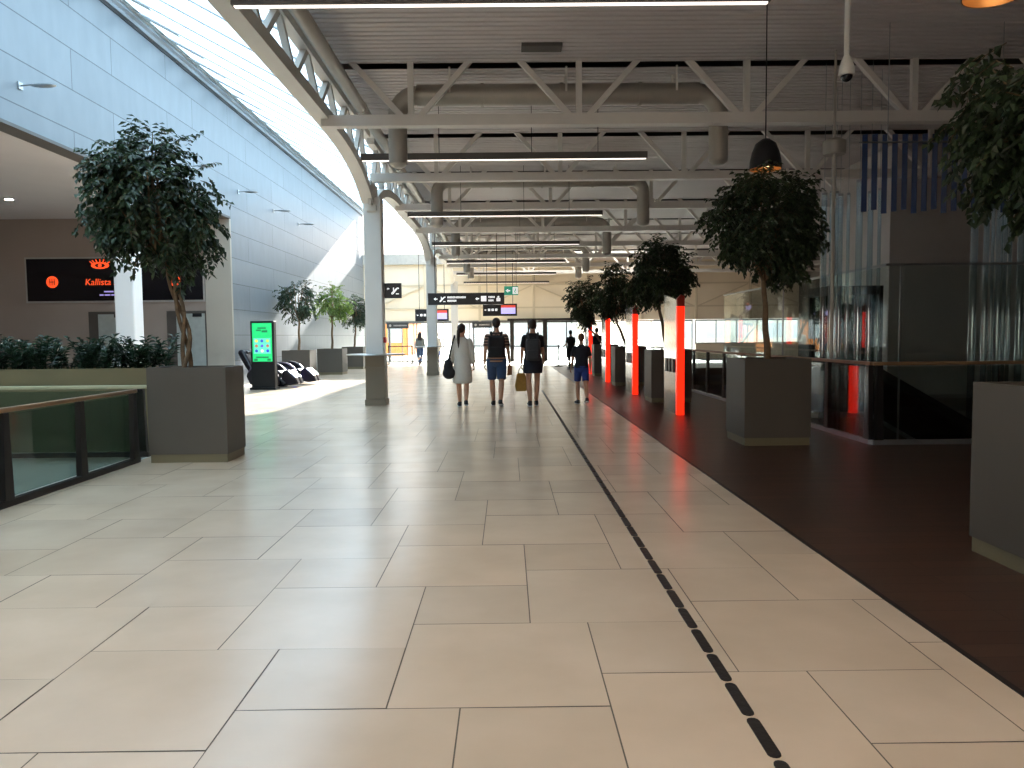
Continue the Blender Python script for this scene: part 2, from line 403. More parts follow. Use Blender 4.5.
# ------------------------------------------------------------ far wall: cream panels over glazing
mb = MB()
mb.box(WX, RX, FD, FD+.25, 2.32, 6.2)
mb.box(RX-6, RX, FD, FD+.25, 0, 0.9)
mb.mi = 1
for z in (3.05, 4.38, 5.6): mb.box(WX, RX, FD-.05, FD, z, z+.09)
for k in range(9):
    x = -7.9 + k*3.15
    mb.box(x-.07, x+.07, FD-.12, FD, 2.32, 6.2)
    if k % 2 == 0:
        mb.beam((x+.1, FD-.07, 3.1), (x+3.0, FD-.07, 4.35), .07, .07)
    else:
        mb.beam((x+.1, FD-.07, 4.35), (x+3.0, FD-.07, 3.1), .07, .07)
struct(mb, 'wall_far', [M_cream, M_creamtrim])
mb = MB(); mb.box(WX, -2.6, FD-.25, FD, 5.62, 6.2); struct(mb, 'trim_5', mat('grey_girder', srgb(186, 186, 180), .5))
# glazed doors and windows below
M_frame = mat('door_frame_grey', srgb(120, 120, 118), .4, .3); M_frame_d = mat('door_frame_dark', srgb(48, 44, 42), .4, .2)
def glazing(name, x0, x1, n, z0, z1, fm, leafframe=.05, y=FD+.1):
    w = MB(); w.box(x0, x1, y-.05, y+.05, z1-.08, z1); w.box(x0, x1, y-.05, y+.05, z0, z0+.06)
    for k in range(n+1):
        x = x0+(x1-x0)*k/n; w.box(x-leafframe/2, x+leafframe/2, y-.05, y+.05, z0, z1)
    o = struct(w, name, fm)
    g = MB(); g.box(x0, x1, y-.006, y+.006, z0, z1); g.build('glass_pane', M_glass, o)
    return o
glazing('window_1', WX, -6.9, 1, 0, 2.3, M_frame)
glazing('door_1', -6.85, -5.45, 2, 0, 2.3, M_frame)
glazing('window_2', -5.3, -2.2, 2, 0, 2.3, M_frame)
glazing('window_3', -2.0, .2, 2, 0, 2.3, M_frame)
glazing('door_2', .3, 2.15, 2, 0, 2.3, M_frame_d, .10)
glazing('door_3', 2.3, 4.6, 2, 0, 2.3, M_frame_d, .06)
glazing('window_4', 4.8, 10.8, 5, 0, 2.3, M_frame)
glazing('window_5', 11, RX, 5, .9, 2.3, M_frame)
# dark portal frame and header of the automatic doors
mb = MB(); mb.box(.15, .38, FD-.5, FD-.1, 0, 2.38); mb.box(2.05, 2.3, FD-.5, FD-.1, 0, 2.38); mb.box(.0, 4.7, FD-.5, FD-.1, 2.3, 2.45); mb.box(4.5, 4.7, FD-.5, FD-.1, 0, 2.38)
struct(mb, 'trim_6', M_frame_d)
mb = MB(); mb.box(WX, 0, FD-.06, FD-.005, 2.22, 2.36); struct(mb, 'trim_7', M_frame)

# ------------------------------------------------------------ skylight
SK0, SK1 = (WX+.1, 8.72), (-3.0, 5.86)
def sk(x): return SK0[1] + (x-SK0[0])*(SK1[1]-SK0[1])/(SK1[0]-SK0[0])
mb = MB()
NB = 40
for k in range(NB):
    y = BK + k*1.39
    if y > FD: break
    mb.beam((SK0[0], y, SK0[1]), (SK1[0], y, SK1[1]), .022, .05)
for x in (SK0[0]+.06, SK1[0]): mb.box(x-.03, x+.03, BK, FD, sk(x)-.05, sk(x)+.05)
sky_w = struct(mb, 'window_6', mat('skylight_bar', srgb(200, 206, 210), .5))
g = MB()
for k in range(NB-1):
    y = BK + k*1.39; y2 = min(y+1.39, FD)
    if y >= FD: break
    xt = SK0[0] + .95
    far = y > 32.5; xm = -5.9
    for (a, b, c, d, mi) in ((xt, xm, y, y2, 0), (xm, SK1[0], y, y2, 2 if far else 0), (SK0[0], xt, y, y2-.95, 1), (SK0[0], SK0[0]+.22, y2-.95, y2, 1), (SK0[0]+.22, xt, y2-.95, y2, 0)):
        g.mi = mi
        g.add([(a, c, sk(a)), (b, c, sk(b)), (b, d, sk(b)), (a, d, sk(a))], [(0,1,2,3)])
g.build('glass_pane', [M_skyglass, M_skytint, M_gable], sky_w)
# gable glazing at the far end of the skylight
mb = MB()
for k in range(5):
    x = WX+.15 + k*1.3; mb.box(x-.04, x+.04, FD-.03, FD+.05, 6.2, sk(x)-.02)
gw = struct(mb, 'window_7', MATS['skylight_bar'])
g = MB(); g.add([(WX, FD+.02, 6.2), (-3.0, FD+.02, 6.2), (-3.0, FD+.02, sk(-3.0)), (WX, FD+.02, sk(WX))], [(0,1,2,3)]); g.build('glass_pane', M_gable, gw)
# gutter and flashing along the wall top
mb = MB(); mb.box(WX-.4, WX+.10, BK, FD, 8.66, 8.80); mb.box(WX, WX+.16, BK, FD, 8.56, 8.61); mb.box(WX, WX+.05, BK, FD, 8.48, 8.70)
struct(mb, 'trim_8', mat('gutter_grey', srgb(170, 180, 188), .45, .2, .02, 1))
mb = MB(); mb.box(WX, WX+.03, BK, FD, 8.40, 8.48); struct(mb, 'trim_9', M_darkpost)

# ------------------------------------------------------------ roof and ceiling
TR = [12.45, 16.8, 20.6, 25.0, 29.1, 33.3, 37.5, 41.6]
CX0 = -2.75
SL = (39.4, 43.6)        # roof light near the far end
RL_FILL = (-1.2, 1.6, -5.5, 5.6)     # unseen roof light over the camera end, added as fill light
mb = MB(); mb.box(-3.0, RL_FILL[0], BK, RL_FILL[3], 6.35, 6.6); mb.box(RL_FILL[1], RX, BK, RL_FILL[3], 6.35, 6.6); mb.box(RL_FILL[0], RL_FILL[1], BK, RL_FILL[2], 6.35, 6.6); mb.box(-3.0, RX, RL_FILL[3], SL[0], 6.35, 6.6); mb.box(-3.0, RX, SL[1], FD+.3, 6.35, 6.6); mb.box(-3.0, -1.5, SL[0], SL[1], 6.35, 6.6); mb.box(9, RX, SL[0], SL[1], 6.35, 6.6)
mb.box(-3.0, RX, FD, FD+.3, 6.2, 6.35)
struct(mb, 'ceiling', M_slab)
mb = MB()
for k in range(6): mb.box(-1.5+k*2.1-.03, -1.5+k*2.1+.03, SL[0], SL[1], 6.4, 6.55)
w10 = struct(mb, 'window_10', M_white)
g = MB(); g.add([(-1.5, SL[0], 6.58), (9, SL[0], 6.58), (9, SL[1], 6.58), (-1.5, SL[1], 6.58)], [(0,1,2,3)]); g.build('opal_pane', opal('far_rooflight', (.9, .86, .78)), w10)
def corrugated(y0, y1, x0, x1, z, pitch, dep):
    mb = MB(); n = int((y1-y0)/pitch); pts = []
    for i in range(n):
        y = y0+i*pitch
        pts += [(y, z), (y+pitch*.62, z), (y+pitch*.70, z+dep), (y+pitch*.92, z+dep)]
    pts.append((y1, z))
    vs_ = [(x0, a, b) for a, b in pts]+[(x1, a, b) for a, b in pts]; k = len(pts)
    mb.add(vs_, [(i, i+1, i+1+k, i+k) for i in range(k-1)])
    return mb
struct(corrugated(RL_FILL[3], 12.42, CX0, RX, 5.75, .155, .05), 'ceiling', M_ceil)
struct(corrugated(BK, RL_FILL[3], CX0, RL_FILL[0], 5.75, .155, .05), 'ceiling', M_ceil); struct(corrugated(BK, RL_FILL[3], RL_FILL[1], RX, 5.75, .155, .05), 'ceiling', M_ceil)
mb = MB(); mb.box(RL_FILL[0]-.06, RL_FILL[0], BK, RL_FILL[3], 5.75, 7.7); mb.box(RL_FILL[1], RL_FILL[1]+.06, BK, RL_FILL[3], 5.75, 7.7); mb.box(RL_FILL[0], RL_FILL[1], RL_FILL[3], RL_FILL[3]+.06, 5.75, 7.7); mb.box(RL_FILL[0], RL_FILL[1], RL_FILL[2]-.06, RL_FILL[2], 5.75, 7.7)  # shaft of the added roof light, out of view, narrowing its fill
for k in range(7): mb.box(RL_FILL[0], RL_FILL[1], RL_FILL[2]+k*1.8-.03, RL_FILL[2]+k*1.5+.03, 7.6, 7.7)
w9 = struct(mb, 'fill_rooflight', M_white)
g = MB(); g.add([(RL_FILL[0], RL_FILL[2], 7.72), (RL_FILL[1], RL_FILL[2], 7.72), (RL_FILL[1], RL_FILL[3], 7.72), (RL_FILL[0], RL_FILL[3], 7.72)], [(0,1,2,3)]); g.build('opal_pane', M_fill_pane, w9)
for i, d in enumerate(TR):
    y0 = d+.32; y1 = (TR[i+1]-.02) if i+1 < len(TR) else FD
    if d < SL[0] < y1:
        struct(corrugated(y0, SL[0]-.1, CX0, RX, 5.78, .155, .03), 'ceiling', M_ceil)
        struct(corrugated(SL[1]+.1, y1, CX0, RX, 5.78, .155, .03), 'ceiling', M_ceil)
    else:
        struct(corrugated(y0, y1, CX0, RX, 5.78, .155, .03), 'ceiling', M_ceil)
mb = MB(); mb.box(-3.05, -2.75, BK, FD, 5.72, 6.35); struct(mb, 'trim_10', M_white)

# ------------------------------------------------------------ roof trusses across the hall
ZC = 4.86
for i, d in enumerate(TR):
    t = thing('roof_truss', f'pale painted steel roof truss crossing the hall, {ORD[i]} of the row to the camera', 'roof truss', (0, d, 0), 0, 'steel roof trusses')
    c = MB(); c.box(-2.9, RX, -.09, .09, ZC-.085, ZC+.085); c.build('bottom_chord', M_truss, t)
    c = MB(); c.box(-2.9, RX, -.06, .06, 5.82, 5.94); c.build('top_chord', M_truss, t)
    k = 0
    x = -1.49
    while x < RX-.5:
        for dx in (-1.0, 0, 1.0):
            if x+dx < -2.85: continue
            w = MB()
            if dx == 0: w.box(x-.045, x+.045, -.045, .045, ZC, 5.86)
            else: w.beam((x+dx*.1, 0, ZC+.02), (x+dx, 0, 5.86), .085, .085, up=(0,1,0))
            w.build('web_strut' if dx == 0 else 'web_diagonal', M_truss, t)
        x += 2.66

# ------------------------------------------------------------ columns and arched edge girder
CXc = -2.83
def column(d, label, ring=True):
    t = thing('column', label, 'column', (CXc, d, 0), 0, 'columns along the walkway')
    c = MB(); c.box(-.185, .185, -.185, .185, 0, 4.4); c.build('shaft', M_white, t, bevel=.02)
    c = MB(); c.box(-.225, .225, -.225, .225, .0, .13); c.box(-.205, .205, -.205, .205, .13, 1.06); c.box(-.215, .215, -.215, .215, .80, .84)
    c.build('base_cladding', mat('column_cladding', srgb(128, 118, 102), .5, 0, .06, 2), t, bevel=.008)
    if ring:
        c = MB(); prof = []
        c.lathe([(.24, 1.06), (.62, 1.07), (.63, 1.082), (.62, 1.095), (.24, 1.095)], n=40); c.build('ring_shelf', M_steel, t, smooth=True)
    c = MB(); c.box(-.10, .10, -.26, .26, 4.1, 4.22); c.box(-.03, .03, -.42, .42, 4.2, 4.7); c.build('bracket', M_white, t)
    return t
column(16.6, 'white steel column with taupe base cladding and ring shelf, nearest the camera')
column(29.1, 'white steel column with ring shelf, behind the nearest column')
column(41.6, 'white steel column farthest away, by the glazed doors', ring=False)
# alarm box on the first column
tag(MB().box(-2.645, -2.58, 16.45, 16.55, 1.33, 1.45).build('alarm_box', mat('alarm_red', srgb(170, 20, 28), .4)), 'small red alarm box on the side of nearest white column', 'alarm')

def arch(d0, d1, label, zb=4.25, rise=.64, near=False):
    t = thing('arched_girder', label, 'girder', (-2.9, d0, 0), 0, 'arched edge girders under the skylight')
    L = d1-d0
    def z(u): return zb + rise*(1-abs(2*u-1)**5)
    pts = [(0, u/32*L, z(u/32)) for u in range(33)]
    c = MB()
    n = len(pts)
    w, h = .24, .18
    vs_ = []
    for (x, y, zz) in pts: vs_ += [(-w/2, y, zz), (w/2, y, zz), (w/2, y, zz+h), (-w/2, y, zz+h)]
    fs = [(0,1,2,3), (4*n-1, 4*n-2, 4*n-3, 4*n-4)]
    for i in range(n-1):
        for a in range(4):
            b = (a+1) % 4; fs.append((4*i+a, 4*i+4+a, 4*i+4+b, 4*i+b))
    c.add(vs_, fs); c.build('arched_chord', M_white, t)
    c = MB(); c.box(-.08, .08, 0, L, 5.6, 5.75); c.build('top_chord', M_truss, t)
    N = 9
    for i in range(N):
        u = (i+.5)/N; ua = i/N; ub = (i+1)/N
        for (p, q) in ((ua, u), (ub, u)):
            s = MB(); s.beam((0, p*L, z(p)+h*.8), (0, q*L, 5.65), .09, .09); s.build('web_diagonal', M_truss, t)
    return t
arch(3.9, 16.35, 'curved steel girder edging the skylight between camera and nearest column')
arch(16.85, 28.85, 'curved steel girder edging the skylight between first and second columns')
arch(29.35, 41.35, 'curved steel girder edging the skylight beyond the second column')

# long air pipe along the edge and cross ducts with drop outlets
c = MB(); c.tube([(0, 5.5, 0), (0, 40, 0)], .10, 18)
for y in (9, 13.5, 18, 22.5, 27, 31.5, 36): c.tube([(0, y, 0), (0, y+.06, 0)], .112, 18)
tag(c.build('air_pipe', M_duct, smooth=True, loc=(-2.48, 0, 5.40)), 'long round air pipe running along the walkway beside the arched girders', 'pipe')
for i, d in enumerate((12.98, 20.05, 27.3, 34.6, 38.3)):
    t = thing('ventilation_duct', f'round ventilation duct across the ceiling with two drop outlets, {ORD[i]} of its row', 'duct', (0, d, 0), 0, 'cross ducts between trusses')
    r = .17
    c = MB(); pts = [(-1.45, 0, 5.42), (3.2, 0, 5.42)]
    c.tube(pts, r, 20)
    for x in (-.4, .9, 2.2): c.tube([(x, 0, 5.42), (x+.05, 0, 5.42)], r+.02, 20)
    c.build('duct_run', M_duct, t, smooth=True)
    for x in (-.9, 1.0, 2.8):
        for hy in (-.18, .18):
            c = MB(); c.box(x-.015, x+.015, hy-.01, hy+.01, 5.42, 5.82); c.build('hanger', M_truss, t)
    for (x, s) in ((-1.78, -1), (3.53, 1)):
        c = MB(); x0 = x - s*.33
        pts = [(x0 + s*.33*math.sin(a*PI/12), 0, 5.42 - .33*(1-math.cos(a*PI/12))) for a in range(7)]
        pts.append((x, 0, 4.35)); c.tube(pts, .155, 20); c.build('drop_outlet', M_duct, t, smooth=True)
        c = MB(); c.lathe([(.155, 0), (.15, -.04), (.09, -.09), (.03, -.10)], (x, 0, 4.35), 20); c.build('nozzle', M_duct, t, smooth=True)

# long linear lamps hung from wires
for i in range(7):
    d = 7.3+6.25*i
    t = thing('linear_lamp', f'long slim linear lamp hung below the trusses, {ORD[i] if i<6 else ORD[7]} of its row', 'ceiling lamp', (0, d, 0), 0, 'linear lamps over the walkway')
    c = MB(); c.box(-2.5, 2.45, -.05, .05, 4.50, 4.61); c.build('housing', M_slab, t)
    c = MB(); c.box(-2.48, 2.43, -.022, .022, 4.488, 4.50); c.build('diffuser', M_lampwhite, t)
    for x in (-1.15, .45, 1.6):
        c = MB(); c.tube([(x, 0, 4.57), (x, 0, 5.76)], .006, 6); c.build('suspension_wire', M_black, t)

# small ceiling items
tag(MB().box(.25, .85, 11.6, 11.85, 5.70, 5.752).build('ceiling_vent', M_slab), 'small dark rectangular vent in the ribbed ceiling above walkway', 'vent')
t = thing('security_camera', 'white dome security camera on a long pole from ceiling', 'camera', (3.48, 8.0, 0))
c = MB(); c.tube([(0, 0, 4.25), (0, 0, 5.76)], .028, 10); c.tube([(0, 0, 5.70), (0, 0, 5.755)], .07, 12); c.build('pole', M_white, t, smooth=True)
c = MB(); c.lathe([(.03, .2), (.05, .16), (.075, .08), (.08, .0)], (0, 0, 4.06), 20); c.build('housing', M_white, t, smooth=True)
c = MB(); c.ell((0, 0, 4.06), (.06, .06, .06), 16, 10); c.build('dome_lens', M_glossblk, t, smooth=True)

# black dome pendants over the planters on the right
for (x, y, z, lab) in ((3.41, 10.25, 3.6, 'black dome pendant lamp above the tree left of the blue slats'), (3.36, 5.4, 3.74, 'black dome pendant lamp at top right beside the nearest tree')):
    t = thing('pendant_lamp', lab, 'pendant lamp', (x, y, z), 0, 'black pendant lamps')
    c = MB(); c.lathe([(.205, 0), (.20, .1), (.175, .22), (.13, .33), (.05, .39), (.012, .40)], n=32, caps=False); sh = c.build('lamp_shade', M_black, t, smooth=True)
    c = MB(); c.lathe([(.198, 0), (.193, .1), (.168, .215), (.124, .322), (.048, .38), (.001, .385)], n=32, caps=False); c.build('inner_lining', mat('warm_lining', srgb(190, 140, 90), .35, .3), sh, smooth=True)
    c = MB(); c.ell((0, 0, .10), (.065, .065, .08), 16, 10); c.build('bulb', mat('warm_bulb', srgb(255, 230, 180), .4, emit=(1, .72, .36, 1), es=5), t, smooth=True)
    c = MB(); c.tube([(0, 0, .39), (0, 0, 5.76-z)], .008, 6); c.build('cord', M_black, t)

# wall lamps on the left wall
for i, d in enumerate((13.5, 20.6, 24.2, 27.8, 31.1)):
    nm = ('small silver arm lamp on the left wall, at the upper left corner', 'small silver arm lamp on the left wall just above the large tree',
          'silver arm lamp on the wall to the right of the large tree', 'silver arm lamp on the left wall, second from its far end', 'silver arm lamp on the left wall, farthest of its row')[i]
    t = thing('wall_lamp', nm, 'wall lamp', (WX, d, 5.98 if i else 5.80), 0, 'arm lamps along the left wall')
    c = MB(); c.box(0, .03, -.06, .06, -.06, .06); c.tube([(0.02, 0, 0), (.25, 0, .02)], .015, 8); c.build('arm', M_steel, t)
    c = MB(); c.ell((.42, 0, .0), (.22, .07, .035), 16, 8); c.build('lamp_head', M_steel, t, smooth=True)

# ------------------------------------------------------------ glass balustrades
def balustrade(p, q, H, label, cat, nposts, hm, group=None, pw=.13, gm=None, bm=None, over=.0, thick=.045, capz=.0):
    p = Vector(p); q = Vector(q); L = (q-p).length; ang = math.atan2(q.y-p.y, q.x-p.x)
    t = thing('glass_railing', label, cat, (p.x, p.y, 0), ang, group)
    c = MB(); c.box(0, L, -.025, .025, H-thick, H); c.build('handrail', hm, t, bevel=.01)
    c = MB(); c.box(0, L, -.03, .03, 0.0, .06); c.build('base_rail', bm or M_darkpost, t)
    step = L/(nposts)
    for k in range(nposts+1):
        x = min(max(k*step, .08), L-.08)
        c = MB(); c.prism([(x-pw*.5, 0), (x+pw*.5, 0), (x+pw*.28, H-thick), (x-pw*.28, H-thick)], 'xz', -.028, .028); c.build('post', M_darkpost, t)
    for k in range(nposts):
        c = MB(); c.box(k*step+.03, (k+1)*step-.03, .032, .042, .07, H-thick-.02+capz); c.build('glass_panel', gm or M_glass, t)
    return t
balustrade((-4.40, -.5, 0), (-4.40, 9.1, 0), .87, 'glass railing with wooden handrail and dark posts running from camera to planter', 'railing', 8, M_handwood, gm=M_gtint)
balustrade((-4.46, 9.52, 0), (-19.0, 9.52, 0), .89, 'glass railing with pale handrail in front of the long plant bed', 'railing', 6, M_rail_pale, gm=M_gtint)
balustrade((4.70, 9.9, 0), (4.70, 33, 0), 1.07, 'long glass railing with dark posts beside the row of red panels', 'railing', 17, M_handwood, pw=.16, bm=M_alu)
balustrade((4.70, 9.87, 0), (15.5, 9.87, 0), 1.07, 'glass railing with brown handrail in front of the hanging clear tubes', 'railing', 5, M_handwood, pw=.12, bm=M_alu)

# ------------------------------------------------------------ trees
def leaf(mb, p, d, n, L, W):
    s = d.cross(n)
    if s.length < 1e-4: return
    s.normalize()
    t = p + d*L
    mb.add([p, p+d*L*.45 + s*W*.5 + n*W*.18, t - n*L*.12, p+d*L*.45 - s*W*.5 + n*W*.18], [(0,1,2), (0,2,3)])
def rv(g):
    while True:
        v = Vector((g.uniform(-1,1), g.uniform(-1,1), g.uniform(-1,1)))
        if .05 < v.length < 1: return v.normalized()
def crown(seed, rx, rz, nl, L, lobes=16, fill=.35, ragged=1.0):
    """leaves on drooping twigs, grouped in lobes about the origin"""
    g = random.Random(seed); mb = MB(); tw = MB()
    LB = []
    for k in range(lobes):
        v = rv(g); s = g.uniform(.45, .72)
        LB.append((Vector((v.x*rx*s, v.y*rx*s, v.z*rz*s)), g.uniform(.30, .44)*rx))
    LB.append((Vector((0,0,0)), .5*rx))
    per = 11
    for k in range(nl//per):
        c, r = g.choice(LB)
        v = rv(g); rr = r*g.uniform(.45, 1.05)
        if g.random() < .07*ragged: rr *= 1.3
        p = c + Vector((v.x*rr, v.y*rr, v.z*rr))
        out = Vector((p.x, p.y, p.z*.8)); out = out.normalized() if out.length > .01 else v
        d = (out*.9 + rv(g)*.7 + Vector((0,0,-.15))).normalized()
        q = p.copy(); ln = L*3.2; side = 1
        path = [p.copy()]
        for j in range(per):
            d = (d + Vector((0,0,-.10)) + rv(g)*.12).normalized()
            q = q + d*ln/per; side = -side; path.append(q.copy())
            sd = d.cross(Vector((0,0,1)));
            if sd.length < .05: sd = Vector((1,0,0))
            sd.normalize()
            ld = (d*.55 + sd*side*.9 + Vector((0,0,-.45)) + rv(g)*.35).normalized()
            n = (Vector((0,0,1)) + rv(g)*.7).normalized()
            n = (n - ld*n.dot(ld)).normalized()
            leaf(mb, q, ld, n, L*g.uniform(.75, 1.15), L*g.uniform(.46, .62))
        if k % 3 == 0: tw.tube([path[0], path[5], path[-1]], [.004, .003, .0015], 4, False)
    # limbs from trunk top into the lobes
    for c, r in LB:
        a = Vector((0, 0, -rz*.85)); mid = a.lerp(c, .5) + rv(g)*.05
        tw.tube([a, mid, c, c + (c-mid)*.5], [.022, .016, .010, .004], 6)
    return mb, tw
def tree(label, base, h_crown, rx, rz, seed, nl, L=.08, group=None, top=(0,0), tt=None, light=False, zb=1.05, braided=False, trunk_r=.03):
    t = thing('ficus_tree', label, 'tree', (base[0], base[1], zb), 0, group)
    mb, tw = crown(seed, rx, rz, nl, L)
    off = Vector((top[0], top[1], h_crown-zb)); top = tt or top
    fo = mb.build('foliage', M_leaf_sunlit if light else M_leaf, t); fo.location = off
    bo = tw.build('branches', M_bark, t); bo.location = off
    H = h_crown - zb - rz*.80; g = random.Random(seed+7)
    c = MB(); n = 14
    if braided:
        for s in (0, 2.1, 4.2):
            pts = []
            for i in range(n+1):
                u = i/n; a = s + u*7.5; rr = .05*(1-.3*u)
                pts.append((top[0]*u + .05*math.sin(u*5) + rr*math.cos(a), top[1]*u + rr*math.sin(a), -.02+u*H))
            c.tube(pts, [trunk_r*(.95-.35*i/n) for i in range(n+1)], 8)
    else:
        pts = [(top[0]*(i/n) + .009*math.sin(i*.9+seed), top[1]*(i/n) + .009*math.cos(i*.8+seed), -.02+H*i/n) for i in range(n+1)]
        c.tube(pts, [trunk_r*(1.25-.5*i/n) for i in range(n+1)], 10)
    c.build('trunk', M_bark, t, smooth=True)
    return t
def planter(label, x, y, w, dpt, h, group, lower=True):
    t = thing('planter', label, 'planter', (x, y, 0), 0, group)
    c = MB()
    W, D, T = w/2, dpt/2, .04
    z0 = .10
    c.box(-W, W, -D, -D+T, z0, h); c.box(-W, W, D-T, D, z0, h); c.box(-W, -W+T, -D+T, D-T, z0, h); c.box(W-T, W, -D+T, D-T, z0, h); c.box(-W+T, W-T, -D+T, D-T, z0, z0+.05)
    c.build('body', M_planter, t)
    c = MB(); c.box(-W+.012, W-.012, -D+.012, D-.012, 0, z0); c.build('plinth', M_plinth, t)
    c = MB(); c.box(-W+T, W-T, -D+T, D-T, h-.12, h-.05); c.build('soil', M_soil, t)
    return t
planter('large square taupe planter at left, holding the tree with braided trunk', -3.755, 9.30, .92, .62, 1.12, 'square tree planters')
tree('large leafy ficus with braided trunk in the planter at left', (-3.88, 9.30), 3.16, .80, .84, 11, 7500, .095, 'ficus trees', top=(-.27, -.03), tt=(-.12, 0), zb=1.07, braided=True)
rp = [(4.6, 'nearest taupe planter at the right edge of the photo', 'dark leafy ficus cut off by the right edge of photo', 12500, .86, .98, (.22, 0), 2.80),
      (10.3, 'taupe planter at right, standing before the railing corner', 'dark ficus below the pendant lamp, before the railing corner', 10000, .61, .84, (-.06, 0), 2.86),
      (16.75, 'taupe planter standing behind the nearest red panel', 'dark ficus rising behind the nearest red panel', 6500, .68, .74, (-.2, 0), 2.74),
      (22.3, 'taupe planter between second and third red panels', 'dark ficus between second and third red panels', 5200, .66, .85, (-.4, 0), 2.72),
      (27.6, 'farthest taupe planter of the row of red panels', 'dark ficus farthest along the row of red panels', 4500, .64, .85, (-.7, 0), 2.6)]
for i, (y, lp, lt, nl, rx, rz, top, hc) in enumerate(rp):
    planter(lp, 3.48, y, .86, .84, 1.12, 'square tree planters')
    tree(lt, (3.48, y), hc, rx, rz, 30+i, nl, .085 if i < 2 else .10, 'ficus trees', top=top, zb=1.07, trunk_r=.038)
lp_ = [(-7.45, 27.6, 'taupe planter against the left wall behind the massage chairs', 'small ficus behind the massage chairs, in the leftmost wall planter', .62, .84, 2.84, False, (.02, 0)),
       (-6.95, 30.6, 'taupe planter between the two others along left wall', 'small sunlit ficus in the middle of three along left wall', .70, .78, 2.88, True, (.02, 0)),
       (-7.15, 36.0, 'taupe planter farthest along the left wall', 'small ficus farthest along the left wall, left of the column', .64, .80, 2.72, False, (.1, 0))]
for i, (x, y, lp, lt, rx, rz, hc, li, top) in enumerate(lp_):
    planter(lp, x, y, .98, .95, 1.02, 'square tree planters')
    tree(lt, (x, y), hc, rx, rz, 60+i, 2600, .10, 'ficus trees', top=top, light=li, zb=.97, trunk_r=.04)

# long raised bed and its glossy plants
t = thing('plant_bed', 'long olive raised plant bed behind the railing at left', 'planter', (-4.55, 10.0, 0))
c = MB(); L_, D_ = 13.5, .75
c.box(-L_, 0, 0, .05, 0, 1.08); c.box(-L_, 0, D_-.05, D_, 0, 1.08); c.box(-L_, -L_+.05, .05, D_-.05, 0, 1.08); c.box(-.05, 0, .05, D_-.05, 0, 1.08); c.build('body', M_olive, t)
c = MB(); c.box(-L_+.05, -.05, .05, D_-.05, .9, 1.02); c.build('soil', M_soil, t)
def zz(seed):
    g = random.Random(seed); mb = MB()
    for s in range(11):
        a = g.uniform(0, 2*PI); lean = g.uniform(.02, .32); h = g.uniform(.26, .50)
        p = Vector((g.uniform(-.12, .12), g.uniform(-.12, .12), 0)); d = Vector((math.cos(a)*lean, math.sin(a)*lean, 1)).normalized()
        n = 10; pts = [p]
        for j in range(n):
            d = (d + Vector((math.cos(a)*.05, math.sin(a)*.05, -.02))).normalized(); pts.append(pts[-1]+d*h/n)
        mb.mi = 0; mb.tube(pts[::3]+[pts[-1]], .007, 5)
        for j in range(2, n+1):
            sd = d.cross(Vector((0,0,1))) if abs(d.z) < .98 else Vector((math.sin(a), -math.cos(a), 0)); sd.normalize()
            for sg in (-1, 1):
                ld = (d*.6 + sd*sg + rv(g)*.25).normalized(); nn = (Vector((0,0,1)) + rv(g)*.4); nn = (nn - ld*nn.dot(ld)).normalized()
                leaf(mb, pts[j], ld, nn, .105, .05)
    return mb
zzs = [zz(s).build('glossy_plant', M_zz) for s in (1, 2, 3, 4)]
ENDS = ['at the right end', 'second from the right end', 'third from the right end', 'fourth from the right end', 'fifth from the right end', 'sixth from the right end', 'seventh from the right end']
for k in range(14):
    g = random.Random(k); o = zzs[k] if k < 4 else zzs[k % 4].copy()
    if k >= 4: COL.objects.link(o)
    o.location = (-4.80 - (k//2)*.42 - g.uniform(-.05, .05), 10.20+.34*(k % 2), 1.015); o.rotation_euler = (0, 0, g.uniform(0, 6)); s = g.uniform(.95, 1.2); o.scale = (s*.9, s*.9, s)
    tag(o, f"dark glossy plant in the {'front' if k % 2 == 0 else 'back'} row of the raised bed, {ENDS[k//2]}", 'plant', 'glossy plants in the raised bed')

# ------------------------------------------------------------ left lobby: lift doors, sign, column
t = thing('advertising_sign', 'long black glossy wall sign with orange lettering and emblems', 'sign', (-11.77, 23.4, 0))
c = MB(); c.box(-2.68, 2.68, -.06, 0, 2.58, 3.94); c.build('frame', mat('pale_frame', srgb(170, 165, 160), .4), t)
c = MB(); c.box(-2.63, 2.63, -.068, -.055, 2.63, 3.89); c.build('panel', M_glossblk, t)
def emblem(cx, cz, r, parent):
    c = MB(); n = 28
    c.prism([(cx+r*math.cos(2*PI*k/n), cz+r*math.sin(2*PI*k/n)) for k in range(n)], 'xz', -.08, -.068); c.build('emblem', M_orange, parent)
    c = MB()
    for dx in (-.38, 0, .38): c.box(cx+dx*r-.012, cx+dx*r+.012, -.086, -.079, cz-.55*r, cz+.55*r)
    c.box(cx-.5*r, cx+.5*r, -.086, -.079, cz-.012, cz+.012); c.build('emblem_lines', M_signblk, parent)
emblem(-1.87, 3.2-.0, .175, t); emblem(1.78, 3.22, .175, t)
text('Kallista s', .27, M_orange, t, (-.90, -.072, 3.18), extrude=.003, shear=.15)
c = MB()
ex, ez = -.42, 3.70
N = 24
up = [(ex+.27*math.cos(PI-PI*k/N), ez-.02+.10*math.sin(PI*k/N)) for k in range(N+1)]; dn = [(ex+.27*math.cos(PI*k/N), ez-.02-.10*math.sin(PI*k/N)) for k in range(1, N)]
c.prism(up+dn, 'xz', -.076, -.068)
for k in range(7):
    a = PI*(.14+.72*k/6); c.beam((ex+.24*math.cos(a), -.072, ez+.085*math.sin(a)), (ex+.34*math.cos(a), -.072, ez+.05+.12*math.sin(a)), .03, .008, up=(0,1,0))
c.build('eye_emblem', M_orange, t)
